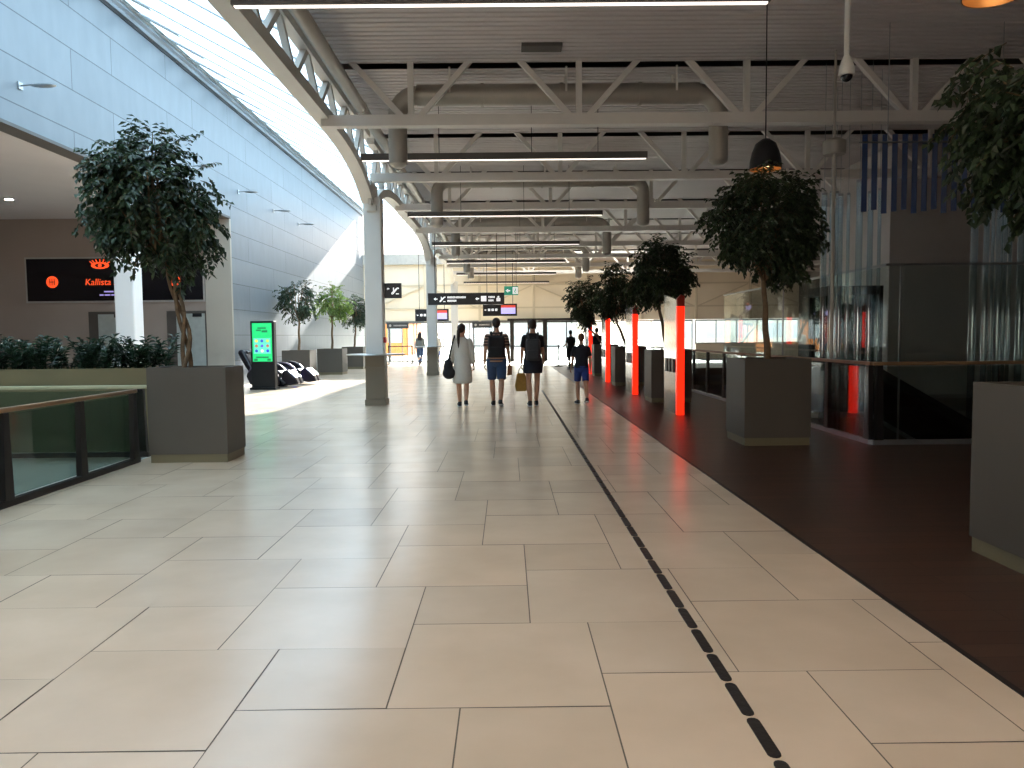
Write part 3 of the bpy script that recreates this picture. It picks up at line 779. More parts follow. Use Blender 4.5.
c = MB(); c.prism([(ex+.15*math.cos(2*PI*k/N), ez-.02+.062*math.sin(2*PI*k/N)) for k in range(N)], 'xz', -.082, -.076); c.build('eye_opening', M_signblk, t)
c = MB(); c.prism([(ex+.055*math.cos(2*PI*k/N), ez-.02+.055*math.sin(2*PI*k/N)) for k in range(N)], 'xz', -.088, -.082); c.build('pupil', M_orange, t)
c = MB()
for (a, b, z) in ((-.38, -.10, 2.90), (-.52, -.40, 2.80), (-.37, -.2, 2.80), (-.17, .02, 2.80)): c.box(a+.05, b+.05, -.074, -.068, z-.02, z+.02)
c.build('small_print', M_lilac, t)
for (x0, x1, n, lab) in ((-12.62, -11.1, 1, 'left lift doorway'), (-10.27, -9.1, 2, 'right')):
    c = MB(); c.box(x0, x1, 23.36, 23.42, 0, 2.30)
    o = struct(c, f'door_{3+n}', mat('lift_recess', srgb(84, 76, 70), .5))
    c = MB(); c.box(x0+.30, x1-.02, 23.33, 23.37, 0, 2.22); c.build('steel_door_leaf', mat('lift_steel', srgb(196, 202, 198), .35, .5), o)
    c = MB(); c.box(x0+.8, x1-.1, 23.30, 23.335, 2.12, 2.22); c.build('indicator', M_black, o)
t = thing('column', 'white column left of the large tree, in front of the wall sign', 'column', (-8.53, 17.5, 0))
c = MB(); c.box(-.22, .22, -.22, .22, .12, 5.06); c.build('shaft', mat('white_column_paint', srgb(238, 238, 238), .5, 0, .02, 2), t, bevel=.03)
c = MB(); c.box(-.25, .25, -.25, .25, 0, .13); c.build('base_plate', M_steel, t)
for (x, y, lab) in ((-12.7, 20.0, 'small round downlight in the lobby ceiling beside large tree'), (-16.2, 20.0, 'small round downlight in the lobby ceiling at far left')):
    t = thing('downlight', lab, 'lamp', (x, y, 5.085))
    c = MB(); c.lathe([(.13, 0), (.13, -.025), (.10, -.03)], n=20); c.build('trim_ring', M_steel, t)
    c = MB(); c.lathe([(.095, -.031), (.09, -.036)], n=20); c.build('lens', mat('downlight_lens', srgb(255, 250, 240), .4, emit=(1, .95, .9, 1), es=110), t)

# kiosk with green screen
t = thing('digital_kiosk', 'tall black digital kiosk with bright green screen by left wall', 'kiosk', (-6.9, 21.85, 0), R(-4))
c = MB(); c.box(-.34, .34, -.10, .10, 0.02, 1.94); c.build('housing', M_black, t, bevel=.02)
c = MB(); c.box(-.37, .37, -.17, .17, 0, .07); c.build('foot', M_black, t, bevel=.01)
c = MB(); c.box(-.28, .28, -.112, -.10, .80, 1.88); c.build('screen', mat('green_screen', srgb(20, 170, 90), .25, emit=(.03, .62, .20, 1), es=.9), t)
c = MB(); c.box(-.24, .24, -.118, -.112, 1.02, 1.46); c.build('screen_panel', mat('screen_teal', srgb(90, 210, 190), .3, emit=(.15, .65, .45, 1), es=.7), t)
cols = [(230, 220, 90), (60, 90, 190), (200, 220, 80), (190, 120, 90), (90, 90, 190), (190, 110, 90), (50, 90, 180), (235, 240, 200), (50, 80, 200)]
for k, cc in enumerate(cols):
    x = -.16+.16*(k % 3); z = 1.38-.14*(k//3)
    c = MB(); c.prism([(x+.042*math.cos(2*PI*j/14), z+.042*math.sin(2*PI*j/14)) for j in range(14)], 'xz', -.124, -.118)
    e = srgb(*cc); c.build('icon', mat(f'icon_{k}', e, .4, emit=e, es=.7), t)
c = MB()
for (a, b, z, h) in ((-.12, .12, 1.74, .02), (-.16, -.02, 1.68, .02), (.0, .16, 1.65, .03), (-.18, .18, .92, .02), (-.24, -.14, .85, .03), (.14, .24, .85, .03)): c.box(a, b, -.117, -.112, z-h, z+h)
c.build('screen_lines', mat('screen_dark_green', srgb(10, 110, 60), .4, emit=(.02, .3, .1, 1), es=.6), t)

# massage chairs
M_leather = mat('black_leather', srgb(30, 27, 34), .28, 0, .15, 20); M_shell = mat('gloss_shell', srgb(120, 110, 130), .2, .4)
M_purple = mat('purple_light', srgb(70, 40, 220), .4, emit=(.12, .06, 1, 1), es=2.2)
def massage_chair(label, loc, rz):
    t = thing('massage_chair', label, 'massage chair', loc, rz, 'massage chairs')
    c = MB(); c.prism([(-.42, .04), (.55, .04), (.62, .14), (.40, .30), (-.42, .30)], 'xz', -.30, .30); c.build('base', M_black, t, bevel=.03)
    c = MB(); c.prism([(-.40, .28), (.38, .28), (.46, .42), (.40, .50), (-.30, .46)], 'xz', -.27, .27); c.build('seat', M_leather, t, bevel=.05)
    c = MB(); c.prism([(-.30, .40), (-.42, .34), (-.62, .62), (-.84, 1.02), (-.80, 1.12), (-.66, 1.12), (-.50, .82)], 'xz', -.31, .31); c.build('backrest', M_leather, t, bevel=.06)
    c = MB(); c.prism([(-.72, .95), (-.64, .93), (-.56, 1.06), (-.66, 1.12)], 'xz', -.18, .18); c.build('head_pillow', M_leather, t, bevel=.04)
    for s in (-1, 1):
        y0, y1 = (.30, .44) if s > 0 else (-.44, -.30)
        prof = [(-.42, .10)]+[(-.05+.50*math.cos(a), .22+.50*math.sin(a)) for a in [R(v) for v in range(165, -1, -15)]]+[(.45, .08)]
        a_ = MB(); a_.prism(prof, 'xz', y0, y1); ar = a_.build('armrest', M_leather, t, bevel=.04)
        for (dr, r0) in ((0, .47), (.12, .34)):
            pts = [(-.05+r0*math.cos(R(v)), (y0+y1)/2 + s*.055, .22+r0*math.sin(R(v))) for v in range(150, 10, -14)]
            b = MB(); b.tube(pts, .022, 6); b.build('trim_strip', M_shell, ar, smooth=True)
        b = MB(); b.tube([(.30, s*.448, .62-.18), (.38, s*.448, .28), (.34, s*.448, .12)], .022, 6); b.build('light_strip', M_purple, ar)
    for s in (-1, 1):
        c = MB(); c.prism([(.44, .16), (.52, .50), (.66, .52), (.90, .30), (.98, .10), (.70, .06)], 'xz', s*.15-.12, s*.15+.12); c.build('leg_rest', M_leather, t, bevel=.04)
    return t
massage_chair('black massage chair half hidden behind the green screen kiosk', (-7.1, 22.95, 0), R(-6))
massage_chair('black massage chair farther along the left wall, behind the first', (-6.95, 24.4, 0), R(-4))

# ------------------------------------------------------------ red glowing panels on the right
for i, d in enumerate((13.8, 18.7, 23.8, 28.8)):
    lab = ('nearest', 'second', 'third', 'farthest')[i]
    t = thing('display_panel', f'tall polished panel with glowing red edge, {lab} of the row', 'display panel', (3.03, d, 0), 0, 'red edged panels')
    c = MB(); c.prism([(0.06, 0), (1.25, 0), (1.25, 2.22), (.06, 2.06)], 'yz', .03, .10); c.build('panel', M_mirror, t)
    c = MB(); c.box(0, .135, -.035, .06, 0, 1.95); c.build('red_light', M_red, t, bevel=.01)
    c = MB(); c.prism([(0, 1.95), (.135, 1.95), (.135, 2.12), (.0675, 2.16), (0, 2.08)], 'xz', -.03, .05); c.build('cap', M_redcap, t)
    for k in range(3):
        c = MB(); c.prism([(.30+.28*k, .75), (.46+.28*k, .75), (.46+.28*k, 1.0), (.30+.28*k, 1.0)], 'yz', .0, .032); c.build('leaflet_box', M_darkpost, t)

# ------------------------------------------------------------ glass screen, tubes, blue slats, escalator on the right
t = thing('glass_screen', 'tall glass screen around the stair well behind the railing', 'glass screen', (5.9, 12.0, 0))
for k in range(5):
    c = MB(); c.box(k*1.5+.01, (k+1)*1.5-.01, 0, .014, -4.9, 2.48); c.build('glass_panel', M_glass, t)
for k in range(6):
    c = MB(); c.box(0, .014, k*1.5+.02, (k+1)*1.5-.01, -4.9, 2.48); c.build('glass_panel', M_glass, t)
c = MB(); c.box(-.02, 7.5, -.02, .03, 2.48, 2.515); c.box(-.02, .03, 0, 9.0, 2.48, 2.515); c.build('top_rail', M_steel, t)
for (x, y) in ((0.22, 0), (3.0, 0), (6, 0), (0, 4.5)):
    c = MB(); c.box(x-.012, x+.012, y-.012, y+.012, -5, 2.49); c.build('mullion', M_steel, t)
tubes = [(822, 12.6), (829, 13.1), (838, 12.7), (846, 13.3), (857, 12.8), (868, 12.5), (877, 12.9), (972, 12.6), (984, 13.0), (997, 12.7), (1008, 12.9), (1019, 12.5), (833.5, 13.8), (990.5, 13.6), (1002.5, 13.5)]
tubes.sort()
NTH = ['leftmost', 'second from left', 'third from left', 'fourth from left', 'fifth from left', 'sixth from left', 'seventh from left', 'rightmost']
for k, (px, y) in enumerate(tubes):
    x = (px-507)*y/770
    r = (.045, .03, .055)[k % 3]; zt = 3.7 + .12*((k*7) % 3)
    lab = f'clear acrylic tube hanging behind the railing, {NTH[k]} of the left cluster' if k < 8 else f'clear acrylic tube hanging at far right, {NTH[k-8] if k < 14 else NTH[7]} of the right cluster'
    t = thing('acrylic_tube', lab, 'hanging tube', (x, y, 0), 0, 'hanging clear tubes')
    c = MB(); c.tube([(0, 0, -3.2), (0, 0, zt)], r, 16, caps=False); c.tube([(0, 0, -3.2), (0, 0, zt)], r*.86, 16, caps=False); c.build('tube', M_tube, t, smooth=True)
    c = MB(); c.tube([(0, 0, zt-.03), (0, 0, 5.76)], .005, 6); c.tube([(0, 0, zt-.03), (0, 0, zt+.01)], r*1.02, 12); c.build('suspension_wire', M_steel, t)
t = thing('hanging_sculpture', 'row of hanging blue slats on a thin rail at upper right', 'hanging decoration', (5.08, 11.0, 0))
c = MB(); c.tube([(-.1, 0, 4.12), (2.3, 0, 4.12)], .012, 8); c.build('rail', M_steel, t)
for x in (0.3, 1.9):
    c = MB(); c.tube([(x, 0, 4.12), (x, 0, 5.76)], .006, 6); c.build('wire', M_steel, t)
for k in range(16):
    c = MB(); x = k*.142; a = R(35)
    c.beam((x, .04, 3.16+.03*math.sin(k*2.1)), (x, .04, 4.24), .07, .03, up=(math.sin(a), math.cos(a), 0)); c.build('slat', M_blue, t)
t = thing('projector', 'pale round projector unit on a pole above the second tree', 'projector', (5.05, 12.0, 0))
c = MB(); c.lathe([(.16, 0), (.17, .05), (.17, .20), (.10, .24), (.04, .24)], (0, 0, 4.18), 20); c.build('housing', M_duct, t, smooth=True)
c = MB(); c.tube([(0, 0, 4.42), (0, 0, 5.76)], .02, 8); c.tube([(0, 0, 1.0), (0, 0, 4.18)], .03, 8); c.build('pole', M_duct, t)
t = thing('lift_tower', 'dark glazed lift tower standing inside the stair well', 'lift', (6.95, 15.9, -5.0))
c = MB()
for (x, y) in ((-.5, -.5), (.5, -.5), (.5, .5), (-.5, .5)): c.box(x-.04, x+.04, y-.04, y+.04, 0, 7.3)
for z in (0, 2.4, 4.9, 7.2): c.box(-.54, .54, -.54, -.46, z, z+.1); c.box(-.54, .54, .46, .54, z, z+.1); c.box(-.54, -.46, -.46, .46, z, z+.1); c.box(.46, .54, -.46, .46, z, z+.1)
c.build('frame', M_darkpost, t)
c = MB(); c.box(-.48, .48, -.48, -.47, 0, 7.2); c.box(-.48, .48, .47, .48, 0, 7.2); c.box(-.48, -.47, -.46, .46, 0, 7.2); c.box(.47, .48, -.46, .46, 0, 7.2); c.build('glass_panel', M_glass_dark, t)
c = MB(); c.box(-.54, .54, -.54, .54, 7.3, 7.38); c.build('roof', M_darkpost, t)
# escalator descending to the right
t = thing('escalator', 'dark escalator going down behind the glass screen at right', 'escalator', (6.6, 14.0, 0))
s30 = math.tan(R(30)); EL = 8.0
c = MB(); c.prism([(-1.2, -.1), (0, -.1), (EL, -.1-EL*s30), (EL, -.9-EL*s30), (0, -.9), (-1.2, -.5)], 'xz', 0, 1.1); c.build('body', mat('escalator_panel', srgb(120, 108, 98), .4, .3, .05, 1), t)
for y in (0.02, 1.0):
    c = MB(); c.prism([(-1.2, .0), (0, .0), (EL, -EL*s30), (EL, .85-EL*s30), (0, .85), (-1.2, .85)], 'xz', y, y+.02); c.build('glass_panel', M_glass_dark, t)
    c = MB(); c.tube([(-1.3, y+.01, .86), (0, y+.01, .88), (EL, y+.01, .88-EL*s30)], .04, 8); c.build('handrail', M_black, t)
c = MB()
for k in range(24): x = k*EL/24; c.box(x, x+EL/24+.02, .1, .95, -.1-(k+.5)*EL/24*s30-.02, -.1-(k-.3)*EL/24*s30)
c.build('steps', M_steel, t)
mb = MB(); mb.box(8.85, 12.99, 16.9, 18.0, -.3, -.02); struct(mb, 'floor', M_low)

# ------------------------------------------------------------ signs over the walkway
def arrow(mb, x, z, s, d):
    dx, dz = d; px, pz = -dz, dx
    mb.prism([(x+dx*s, z+dz*s), (x+px*s*.8, z+pz*s*.8), (x-px*s*.8, z-pz*s*.8)], 'xz', -.066, -.055)
    mb.prism([(x+px*s*.25, z+pz*s*.25), (x+px*s*.25-dx*s*.9, z+pz*s*.25-dz*s*.9), (x-px*s*.25-dx*s*.9, z-pz*s*.25-dz*s*.9), (x-px*s*.25, z-pz*s*.25)], 'xz', -.066, -.055)
def esc_icon(mb, x, z, s):
    mb.prism([(x-s, z-s), (x-s, z-s*.6), (x+s*.5, z+s*.8), (x+s, z+s*.8), (x+s, z+s*.45), (x+s*.65, z+s*.45), (x-s*.6, z-s)], 'xz', -.066, -.055)
    mb.box(x-s*.55, x-s*.3, -.066, -.055, z, z+s*.8); mb.box(x+s*.2, x+s, -.066, -.055, z-s, z-s*.75)
t = thing('direction_sign', 'long black hanging direction sign with white arrows and symbols', 'sign', (-1.32, 25.0, 2.66), 0)
c = MB(); c.box(-1.23, 1.23, -.055, .055, -.19, .19); c.build('board', M_signblk, t)
c = MB(); arrow(c, -.98, 0, .065, (-1, 0)); esc_icon(c, -.76, 0, .095)
for (a, b, z) in ((-.60, -.36, .05), (-.34, .0, .05), (-.60, -.32, -.06)):
    x = a
    while x < b-.02: c.box(x, x+.030, -.066, -.055, z-.03, z+.03); x += .042
arrow(c, .36, 0, .065, (-1, 0)); c.box(.48, .65, -.066, -.055, -.085, .085)
for (a, b, z) in ((.72, .93, .05), (.72, .90, -.06)):
    x = a
    while x < b-.02: c.box(x, x+.030, -.066, -.055, z-.03, z+.03); x += .042
c.ell((1.04, -.06, .055), (.03, .006, .03), 10, 6); c.box(.98, 1.10, -.066, -.055, -.085, .02)
c.build('sign_symbols', M_text, t)
for x in (-1.0, 1.0):
    c = MB(); c.tube([(x, 0, .19), (x, 0, 2.1)], .012, 6); c.build('hanger', M_black, t)
t = thing('direction_sign', 'small square black sign with escalator symbol beside the nearest column', 'sign', (-2.46, 16.75, 2.45), 0)
c = MB(); c.box(-.18, .18, -.055, .04, -.16, .16); c.build('board', M_signblk, t)
c = MB(); arrow(c, -.10, .04, .03, (-1, 0)); esc_icon(c, .05, 0, .08); c.build('sign_symbols', M_text, t)
M_scr = mat('timetable_screen', srgb(190, 185, 235), .3, emit=(.55, .5, .95, 1), es=.9); M_scrr = mat('timetable_header', srgb(220, 70, 60), .3, emit=(.9, .12, .08, 1), es=.7)
for (x0, x1, z, lab) in ((-1.16, .47, 2.70, 'black sign with timetable screen hanging right of the long direction sign'), (-4.4, -2.80, 2.48, 'black sign with timetable screen half hidden by the second column')):
    t = thing('timetable_sign', lab, 'sign', ((x0+x1)/2, 37, z), 0, 'timetable signs'); w = (x1-x0)/2
    c = MB(); c.box(-w, w, -.055, .055, -.29, .29); c.build('board', M_signblk, t)
    c = MB(); c.box(.05, w-.08, -.062, -.055, -.19, .10); c.build('screen', M_scr, t)
    c = MB(); c.box(.05, w-.08, -.062, -.055, .10, .22); c.build('screen_header', M_scrr, t)
    c = MB(); arrow(c, -w+.12, 0, .05, (-1, 0))
    for k in range(3): c.box(-w+.24+.17*k, -w+.35+.17*k, -.066, -.055, -.05, .06)
    c.build('sign_symbols', M_text, t)
    for x in (-w+.2, w-.2):
        c = MB(); c.tube([(x, 0, .29), (x, 0, 5.76-z)], .014, 6); c.build('hanger', M_black, t)
for (x0, x1, lab) in ((-2.0, -.9, 'small dark sign above the doors behind the long-haired woman'), (-6.85, -5.6, 'small dark sign above the door right of the nearest column')):
    t = thing('door_sign', lab, 'sign', ((x0+x1)/2, 43.9, 2.1)); w = (x1-x0)/2
    c = MB(); c.box(-w, w, -.055, .04, -.17, .17); c.build('board', mat('sign_grey', srgb(58, 62, 66), .4), t)
    c = MB(); c.ell((-w+.2, -.06, 0), (.07, .006, .07), 12, 6)
    x = -w+.4
    while x < w-.12: c.box(x, x+.05, -.066, -.055, -.04, .04); x += .075
    c.build('sign_symbols', mat('sign_dim_white', srgb(170, 170, 170), .5), t)
    for x in (-w+.1, w-.1):
        c = MB(); c.tube([(x, 0, -.17), (x, 0, -2.1)], .02, 6); c.build('support', M_darkpost, t)
t = thing('exit_sign', 'green emergency exit sign hanging above the timetable sign', 'exit sign', (.16, 30, 3.2))
c = MB(); c.box(-.27, .27, -.05, .05, -.17, .17); c.build('board', mat('exit_green', srgb(30, 120, 90), .4, emit=(.03, .28, .18, 1), es=.6), t)
c = MB(); arrow(c, -.12, 0, .09, (-1, 0)); c.box(.06, .25, -.058, -.05, -.13, .13); c.build('pictogram', M_text, t)
c = MB(); c.ell((.16, -.062, .075), (.022, .006, .022), 10, 6); c.beam((.17, -.062, .05), (.14, -.062, -.03), .05, .01, up=(0,1,0)); c.beam((.14, -.062, -.03), (.19, -.062, -.10), .025, .01, up=(0,1,0)); c.beam((.14, -.062, -.03), (.10, -.062, -.10), .025, .01, up=(0,1,0)); c.build('running_figure', MATS['exit_green'], t)
for x in (-.2, .2):
    c = MB(); c.tube([(x, 0, .17), (x, 0, 5.76-3.2)], .008, 6); c.build('hanger', M_black, t)

# ------------------------------------------------------------ strip of dark bars in the floor
t = thing('floor_strip', 'line of short dark bars set end to end along pale floor', 'floor strip', (.905, 2.25, 0))
M_bar = mat('dark_bar', srgb(44, 40, 38), .5, .1, .15, 30, bump=.4)
k = 0; y = 0.0; s = .2925
while k < 62:
    c = MB(); L = s-.018; w = .024; pts = []
    for a in range(0, 181, 30): pts.append((w*math.cos(R(a)), L-w+w*math.sin(R(a))))
    for a in range(180, 361, 30): pts.append((w*math.cos(R(a)), w+w*math.sin(R(a))))
    c.prism([(p[0], p[1]+k*s) for p in pts], 'xy', -.003, .004); c.build('bar', M_bar, t); k += 1

# ------------------------------------------------------------ belt barriers near the doors
def stanchion(label, x, y):
    t = thing('barrier_post', label, 'barrier post', (x, y, 0), 0, 'belt barrier posts')
    c = MB(); c.lathe([(.20, 0), (.20, .015), (.06, .05), (.035, .06)], n=24); c.build('foot', M_black, t, smooth=True)
    c = MB(); c.tube([(0, 0, .04), (0, 0, .96)], .034, 14); c.build('pole', M_black, t, smooth=True)
    c = MB(); c.lathe([(.045, .90), (.048, .93), (.048, 1.0), (.03, 1.01)], n=16); c.build('belt_head', M_black, t, smooth=True)
    return t
stanchion('black barrier post seen just right of the nearest column', -6.3, 40.9)
stanchion('black barrier post left of the woman in jeans', -5.15, 41.6)
stanchion('black barrier post between long-haired woman and man with backpack', -1.85, 40.6)
stanchion('black barrier post standing alone before the bright doors at right', 2.38, 36.0)
def belt(label, a, b):
    c = MB(); c.beam(a, b, .008, .05); tag(c.build('barrier_belt', M_belt), label, 'barrier belt', 'barrier belts')
belt('dark belt stretched between the two barrier posts left of woman in jeans', (-6.25, 40.93, .95), (-5.2, 41.57, .95))
belt('dark belt stretched across the walkway behind the four people', (-1.8, 40.5, .95), (2.33, 36.05, .95))

# ------------------------------------------------------------ outside
mb = MB(); mb.box(-120, 120, FD+.3, 260, -.25, -.05); o = mb.build('floor', mat('outdoor_paving', srgb(205, 200, 190), .8, 0, .05, .3)); o['kind'] = 'structure'
def house(label, x0, x1, y0, y1, h, m_, win):
    t = thing('building', label, 'building', ((x0+x1)/2, y0, 0)); w = (x1-x0)/2
    c = MB(); c.box(-w, w, 0, y1-y0, -.1, h); c.build('walls', m_, t)
    c = MB(); c.box(-w-.3, w+.3, -.3, y1-y0+.3, h, h+.4); c.build('roof', M_slab, t)
    n = win
    for k in range(n):
        x = -w + (k+.5)*2*w/n; c = MB(); c.box(x-w/n*.6, x+w/n*.6, -.05, .02, 1.0, 2.6); c.build('window', mat('pale_window', srgb(170, 176, 182), .5), t)
house('low orange building outside the doors at left', -16, -8, 62, 72, 3.6, mat('orange_render', srgb(226, 140, 78), .8), 4)
house('low pale building far outside the right hand windows', 18, 44, 85, 95, 4.5, mat('pale_render', srgb(200, 196, 188), .8), 8)
house('low grey building far outside the central doors', -6, 9, 100, 110, 3.2, mat('grey_render', srgb(190, 190, 190), .8), 6)

# ------------------------------------------------------------ people
def sect_tube(p, q, r1, r2): return (p, q, r1, r2)
M_hair_d = mat('hair_dark', srgb(44, 32, 26), .55, 0, .2, 60, stretch=(1, 1, .1)); M_hair_b = mat('hair_brown', srgb(98, 58, 36), .6, 0, .2, 60, stretch=(1, 1, .1)); M_hair_g = mat('hair_grey', srgb(150, 140, 130), .6, 0, .2, 60)
M_denim = mat('denim', srgb(52, 74, 108), .85, 0, .15, 40); M_navy = mat('navy_cloth', srgb(28, 32, 44), .85, 0, .1, 30); M_blkcloth = mat('black_cloth', srgb(30, 29, 32), .85, 0, .1, 30)
M_dress = mat('white_linen', srgb(214, 210, 200), .85, 0, .04, 30); M_bluecl = mat('blue_cloth', srgb(40, 66, 140), .8, 0, .1, 30); M_greycl = mat('grey_cloth', srgb(110, 118, 118), .85, 0, .08, 30)
M_sole = mat('shoe_sole', srgb(200, 200, 200), .6); M_shoe = mat('shoe_black', srgb(26, 26, 28), .6); M_must = mat('mustard_canvas', srgb(172, 132, 62), .8, 0, .1, 25)
M_eye = mat('eye', srgb(60, 44, 34), .2)
def stripes():
    mt = bpy.data.materials.new('striped_jersey'); mt.use_nodes = True; nt = mt.node_tree; b = nt.nodes['Principled BSDF']; b.inputs['Roughness'].default_value = .85
    t = nt.nodes.new('ShaderNodeTexCoord'); w = nt.nodes.new('ShaderNodeTexWave'); w.bands_direction = 'Z'; w.inputs['Scale'].default_value = 5.2
    nt.links.new(t.outputs['Object'], w.inputs['Vector']); r = nt.nodes.new('ShaderNodeValToRGB'); r.color_ramp.interpolation = 'CONSTANT'
    r.color_ramp.elements[0].color = srgb(44, 38, 40); r.color_ramp.elements[1].position = .52; r.color_ramp.elements[1].color = srgb(176, 140, 120)
    nt.links.new(w.outputs['Fac'], r.inputs[0]); nt.links.new(r.outputs[0], b.inputs['Base Color']); return mt
M_stripe = stripes()

class Fig:
    """joint positions for a walking or standing figure that faces +Y"""
    def __init__(f, H, legL, legR, armL, armR, wide=1.0, turn=0.0):
        f.s = s = H/1.75; f.H = H; f.w = wide; f.turn = turn
        J = f.J = {}
        for sd, leg in (('L', legL), ('R', legR)):
            x = (-.09 if sd == 'L' else .09)*wide
            th, kn = R(leg[0]), R(leg[1])
            hip = Vector((x, 0, .92)); knee = hip + Vector((-x*.10, math.sin(th), -math.cos(th)))*.43
            a2 = th-kn; ank = knee + Vector((-x*.55, math.sin(a2), -math.cos(a2)))*.40
            J['hip'+sd], J['knee'+sd], J['ank'+sd] = hip, knee, ank
            fp = R(leg[2]); J['toe'+sd] = ank + Vector((x*.15, math.cos(fp)*.17, -.05*math.cos(fp)-math.sin(fp)*.17)); J['heel'+sd] = ank + Vector((0, -math.cos(fp)*.05+math.sin(-fp)*.0, -.05 + math.sin(fp)*.05))
        low = min(min(J['toe'+s_].z, J['heel'+s_].z) for s_ in 'LR')
        f.dz = -low + .034
        for sd, arm in (('L', armL), ('R', armR)):
            sg = -1 if sd == 'L' else 1
            sh = Vector((sg*.158*wide, 0, 1.385)); sw, el, ab = R(arm[0]), R(arm[1]), R(arm[2])
            d = Vector((sg*math.sin(ab), math.sin(sw)*math.cos(ab), -math.cos(sw)*math.cos(ab))); elb = sh + d*.28
            d2 = Vector((sg*math.sin(ab)*.35, math.sin(sw+el), -math.cos(sw+el))).normalized(); wr = elb + d2*.25
            J['sh'+sd], J['el'+sd], J['wr'+sd], J['hd'+sd] = sh, elb, wr, d2
        for k in list(J):
            if k[:2] != 'hd': J[k] = (J[k] + Vector((0, 0, f.dz)))*s
    def P(f, x, y, z): return Vector((x, y, z+f.dz))*f.s
    def secs(f, rows): return [((z+f.dz)*f.s, cx*f.s, cy*f.s, rx*f.s*f.w, ry*f.s) for z, cx, cy, rx, ry in rows]
    def body(f):
        m_ = MB(); J = f.J; s = f.s
        for sd in 'LR':
            sg = -1 if sd == 'L' else 1
            m_.cap(J['hip'+sd], J['knee'+sd], .082*s*f.w, .053*s); m_.cap(J['knee'+sd], J['knee'+sd].lerp(J['ank'+sd], .35)+Vector((0, -.012*s, 0)), .054*s, .057*s)
            m_.cap(J['knee'+sd].lerp(J['ank'+sd], .35)+Vector((0, -.012*s, 0)), J['ank'+sd], .057*s, .036*s)
            m_.cap(J['ank'+sd], J['heel'+sd], .034*s, .030*s, 8); m_.cap(J['heel'+sd]+Vector((0, .02*s, .0)), J['toe'+sd], .032*s, .026*s, 8)
            m_.cap(J['sh'+sd], J['el'+sd], .050*s, .038*s); m_.cap(J['el'+sd], J['wr'+sd], .038*s, .024*s); m_.ell(J['sh'+sd], (.054*s,)*3)
            # hand: palm, four fingers bent at two knuckles, and a thumb from the side of the palm
            d = J['hd'+sd].normalized(); side = Vector((0, 1, 0)); side = (side - d*side.dot(d)).normalized(); inw = Vector((-sg, 0, 0)); inw = (inw - d*inw.dot(d)).normalized()
            w = J['wr'+sd]; pc = w + d*.055*s
            for o_ in (-.026, -.009, .009, .026): m_.cap(w + side*o_*.6*s, w + d*.085*s + side*o_*s, .014*s, .012*s, 8)
            for o_, ln in ((.028, .066), (.010, .075), (-.009, .070), (-.027, .056)):
                a = w + d*.085*s + side*o_*s; b = a + (d + inw*.35).normalized()*ln*.45*s; c = b + (d*.75 + inw*.75).normalized()*ln*.35*s; e = c + (d*.3 + inw*.95).normalized()*ln*.28*s
                m_.cap(a, b, .0092*s, .0086*s, 8); m_.cap(b, c, .0086*s, .008*s, 8); m_.cap(c, e, .008*s, .007*s, 8)
            a = w + d*.025*s + side*.024*s; b = a + (d*.7 + side*.7 + inw*.35).normalized()*.04*s; c = b + (d*.9 + side*.15 + inw*.5).normalized()*.032*s
            m_.cap(a, b, .0125*s, .0105*s, 8); m_.cap(b, c, .0105*s, .009*s, 8)
        m_.loft(f.secs([(.84,0,0,.07,.07), (.88,0,-.005,.135,.10), (.95,0,-.01,.165,.115), (1.02,0,0,.155,.105), (1.12,0,.005,.135,.095), (1.22,0,.005,.148,.105), (1.32,0,0,.165,.112), (1.385,0,0,.155,.10), (1.425,0,-.005,.115,.08), (1.46,0,-.005,.075,.065), (1.50,0,0,.054,.056)]))
        m_.cap(f.P(0,-.005,1.44), f.P(0,.012,1.56), .054*s, .052*s)
        q = Matrix.Rotation(-f.turn, 3, 'Z'); C0 = f.P(0, .015, 1.63)
        def h(x, y, z): return C0 + (q @ Vector((x, y, z)))*s
        m_.ell(h(0, -.008, .025), (.074*s, .092*s, .092*s), 18, 12, q); m_.ell(h(0, .025, -.035), (.058*s, .064*s, .078*s), 16, 10, q)
        m_.ell(h(0, .060, -.085), (.026*s, .022*s, .020*s), 10, 8, q)                       # chin
        m_.cap(h(0, .082, .005), h(0, .103, -.030), .009*s, .014*s, 8)                      # nose
        m_.ell(h(0, .086, -.062), (.024*s, .010*s, .009*s), 10, 6, q)                       # lips
        m_.ell(h(0, .076, .030), (.045*s, .012*s, .010*s), 10, 6, q)                        # brow
        for sg in (-1, 1): m_.ell(h(sg*.076, -.005, -.012), (.010*s, .020*s, .032*s), 10, 8, q)  # ears
        f.h = h; f.q = q
        return m_
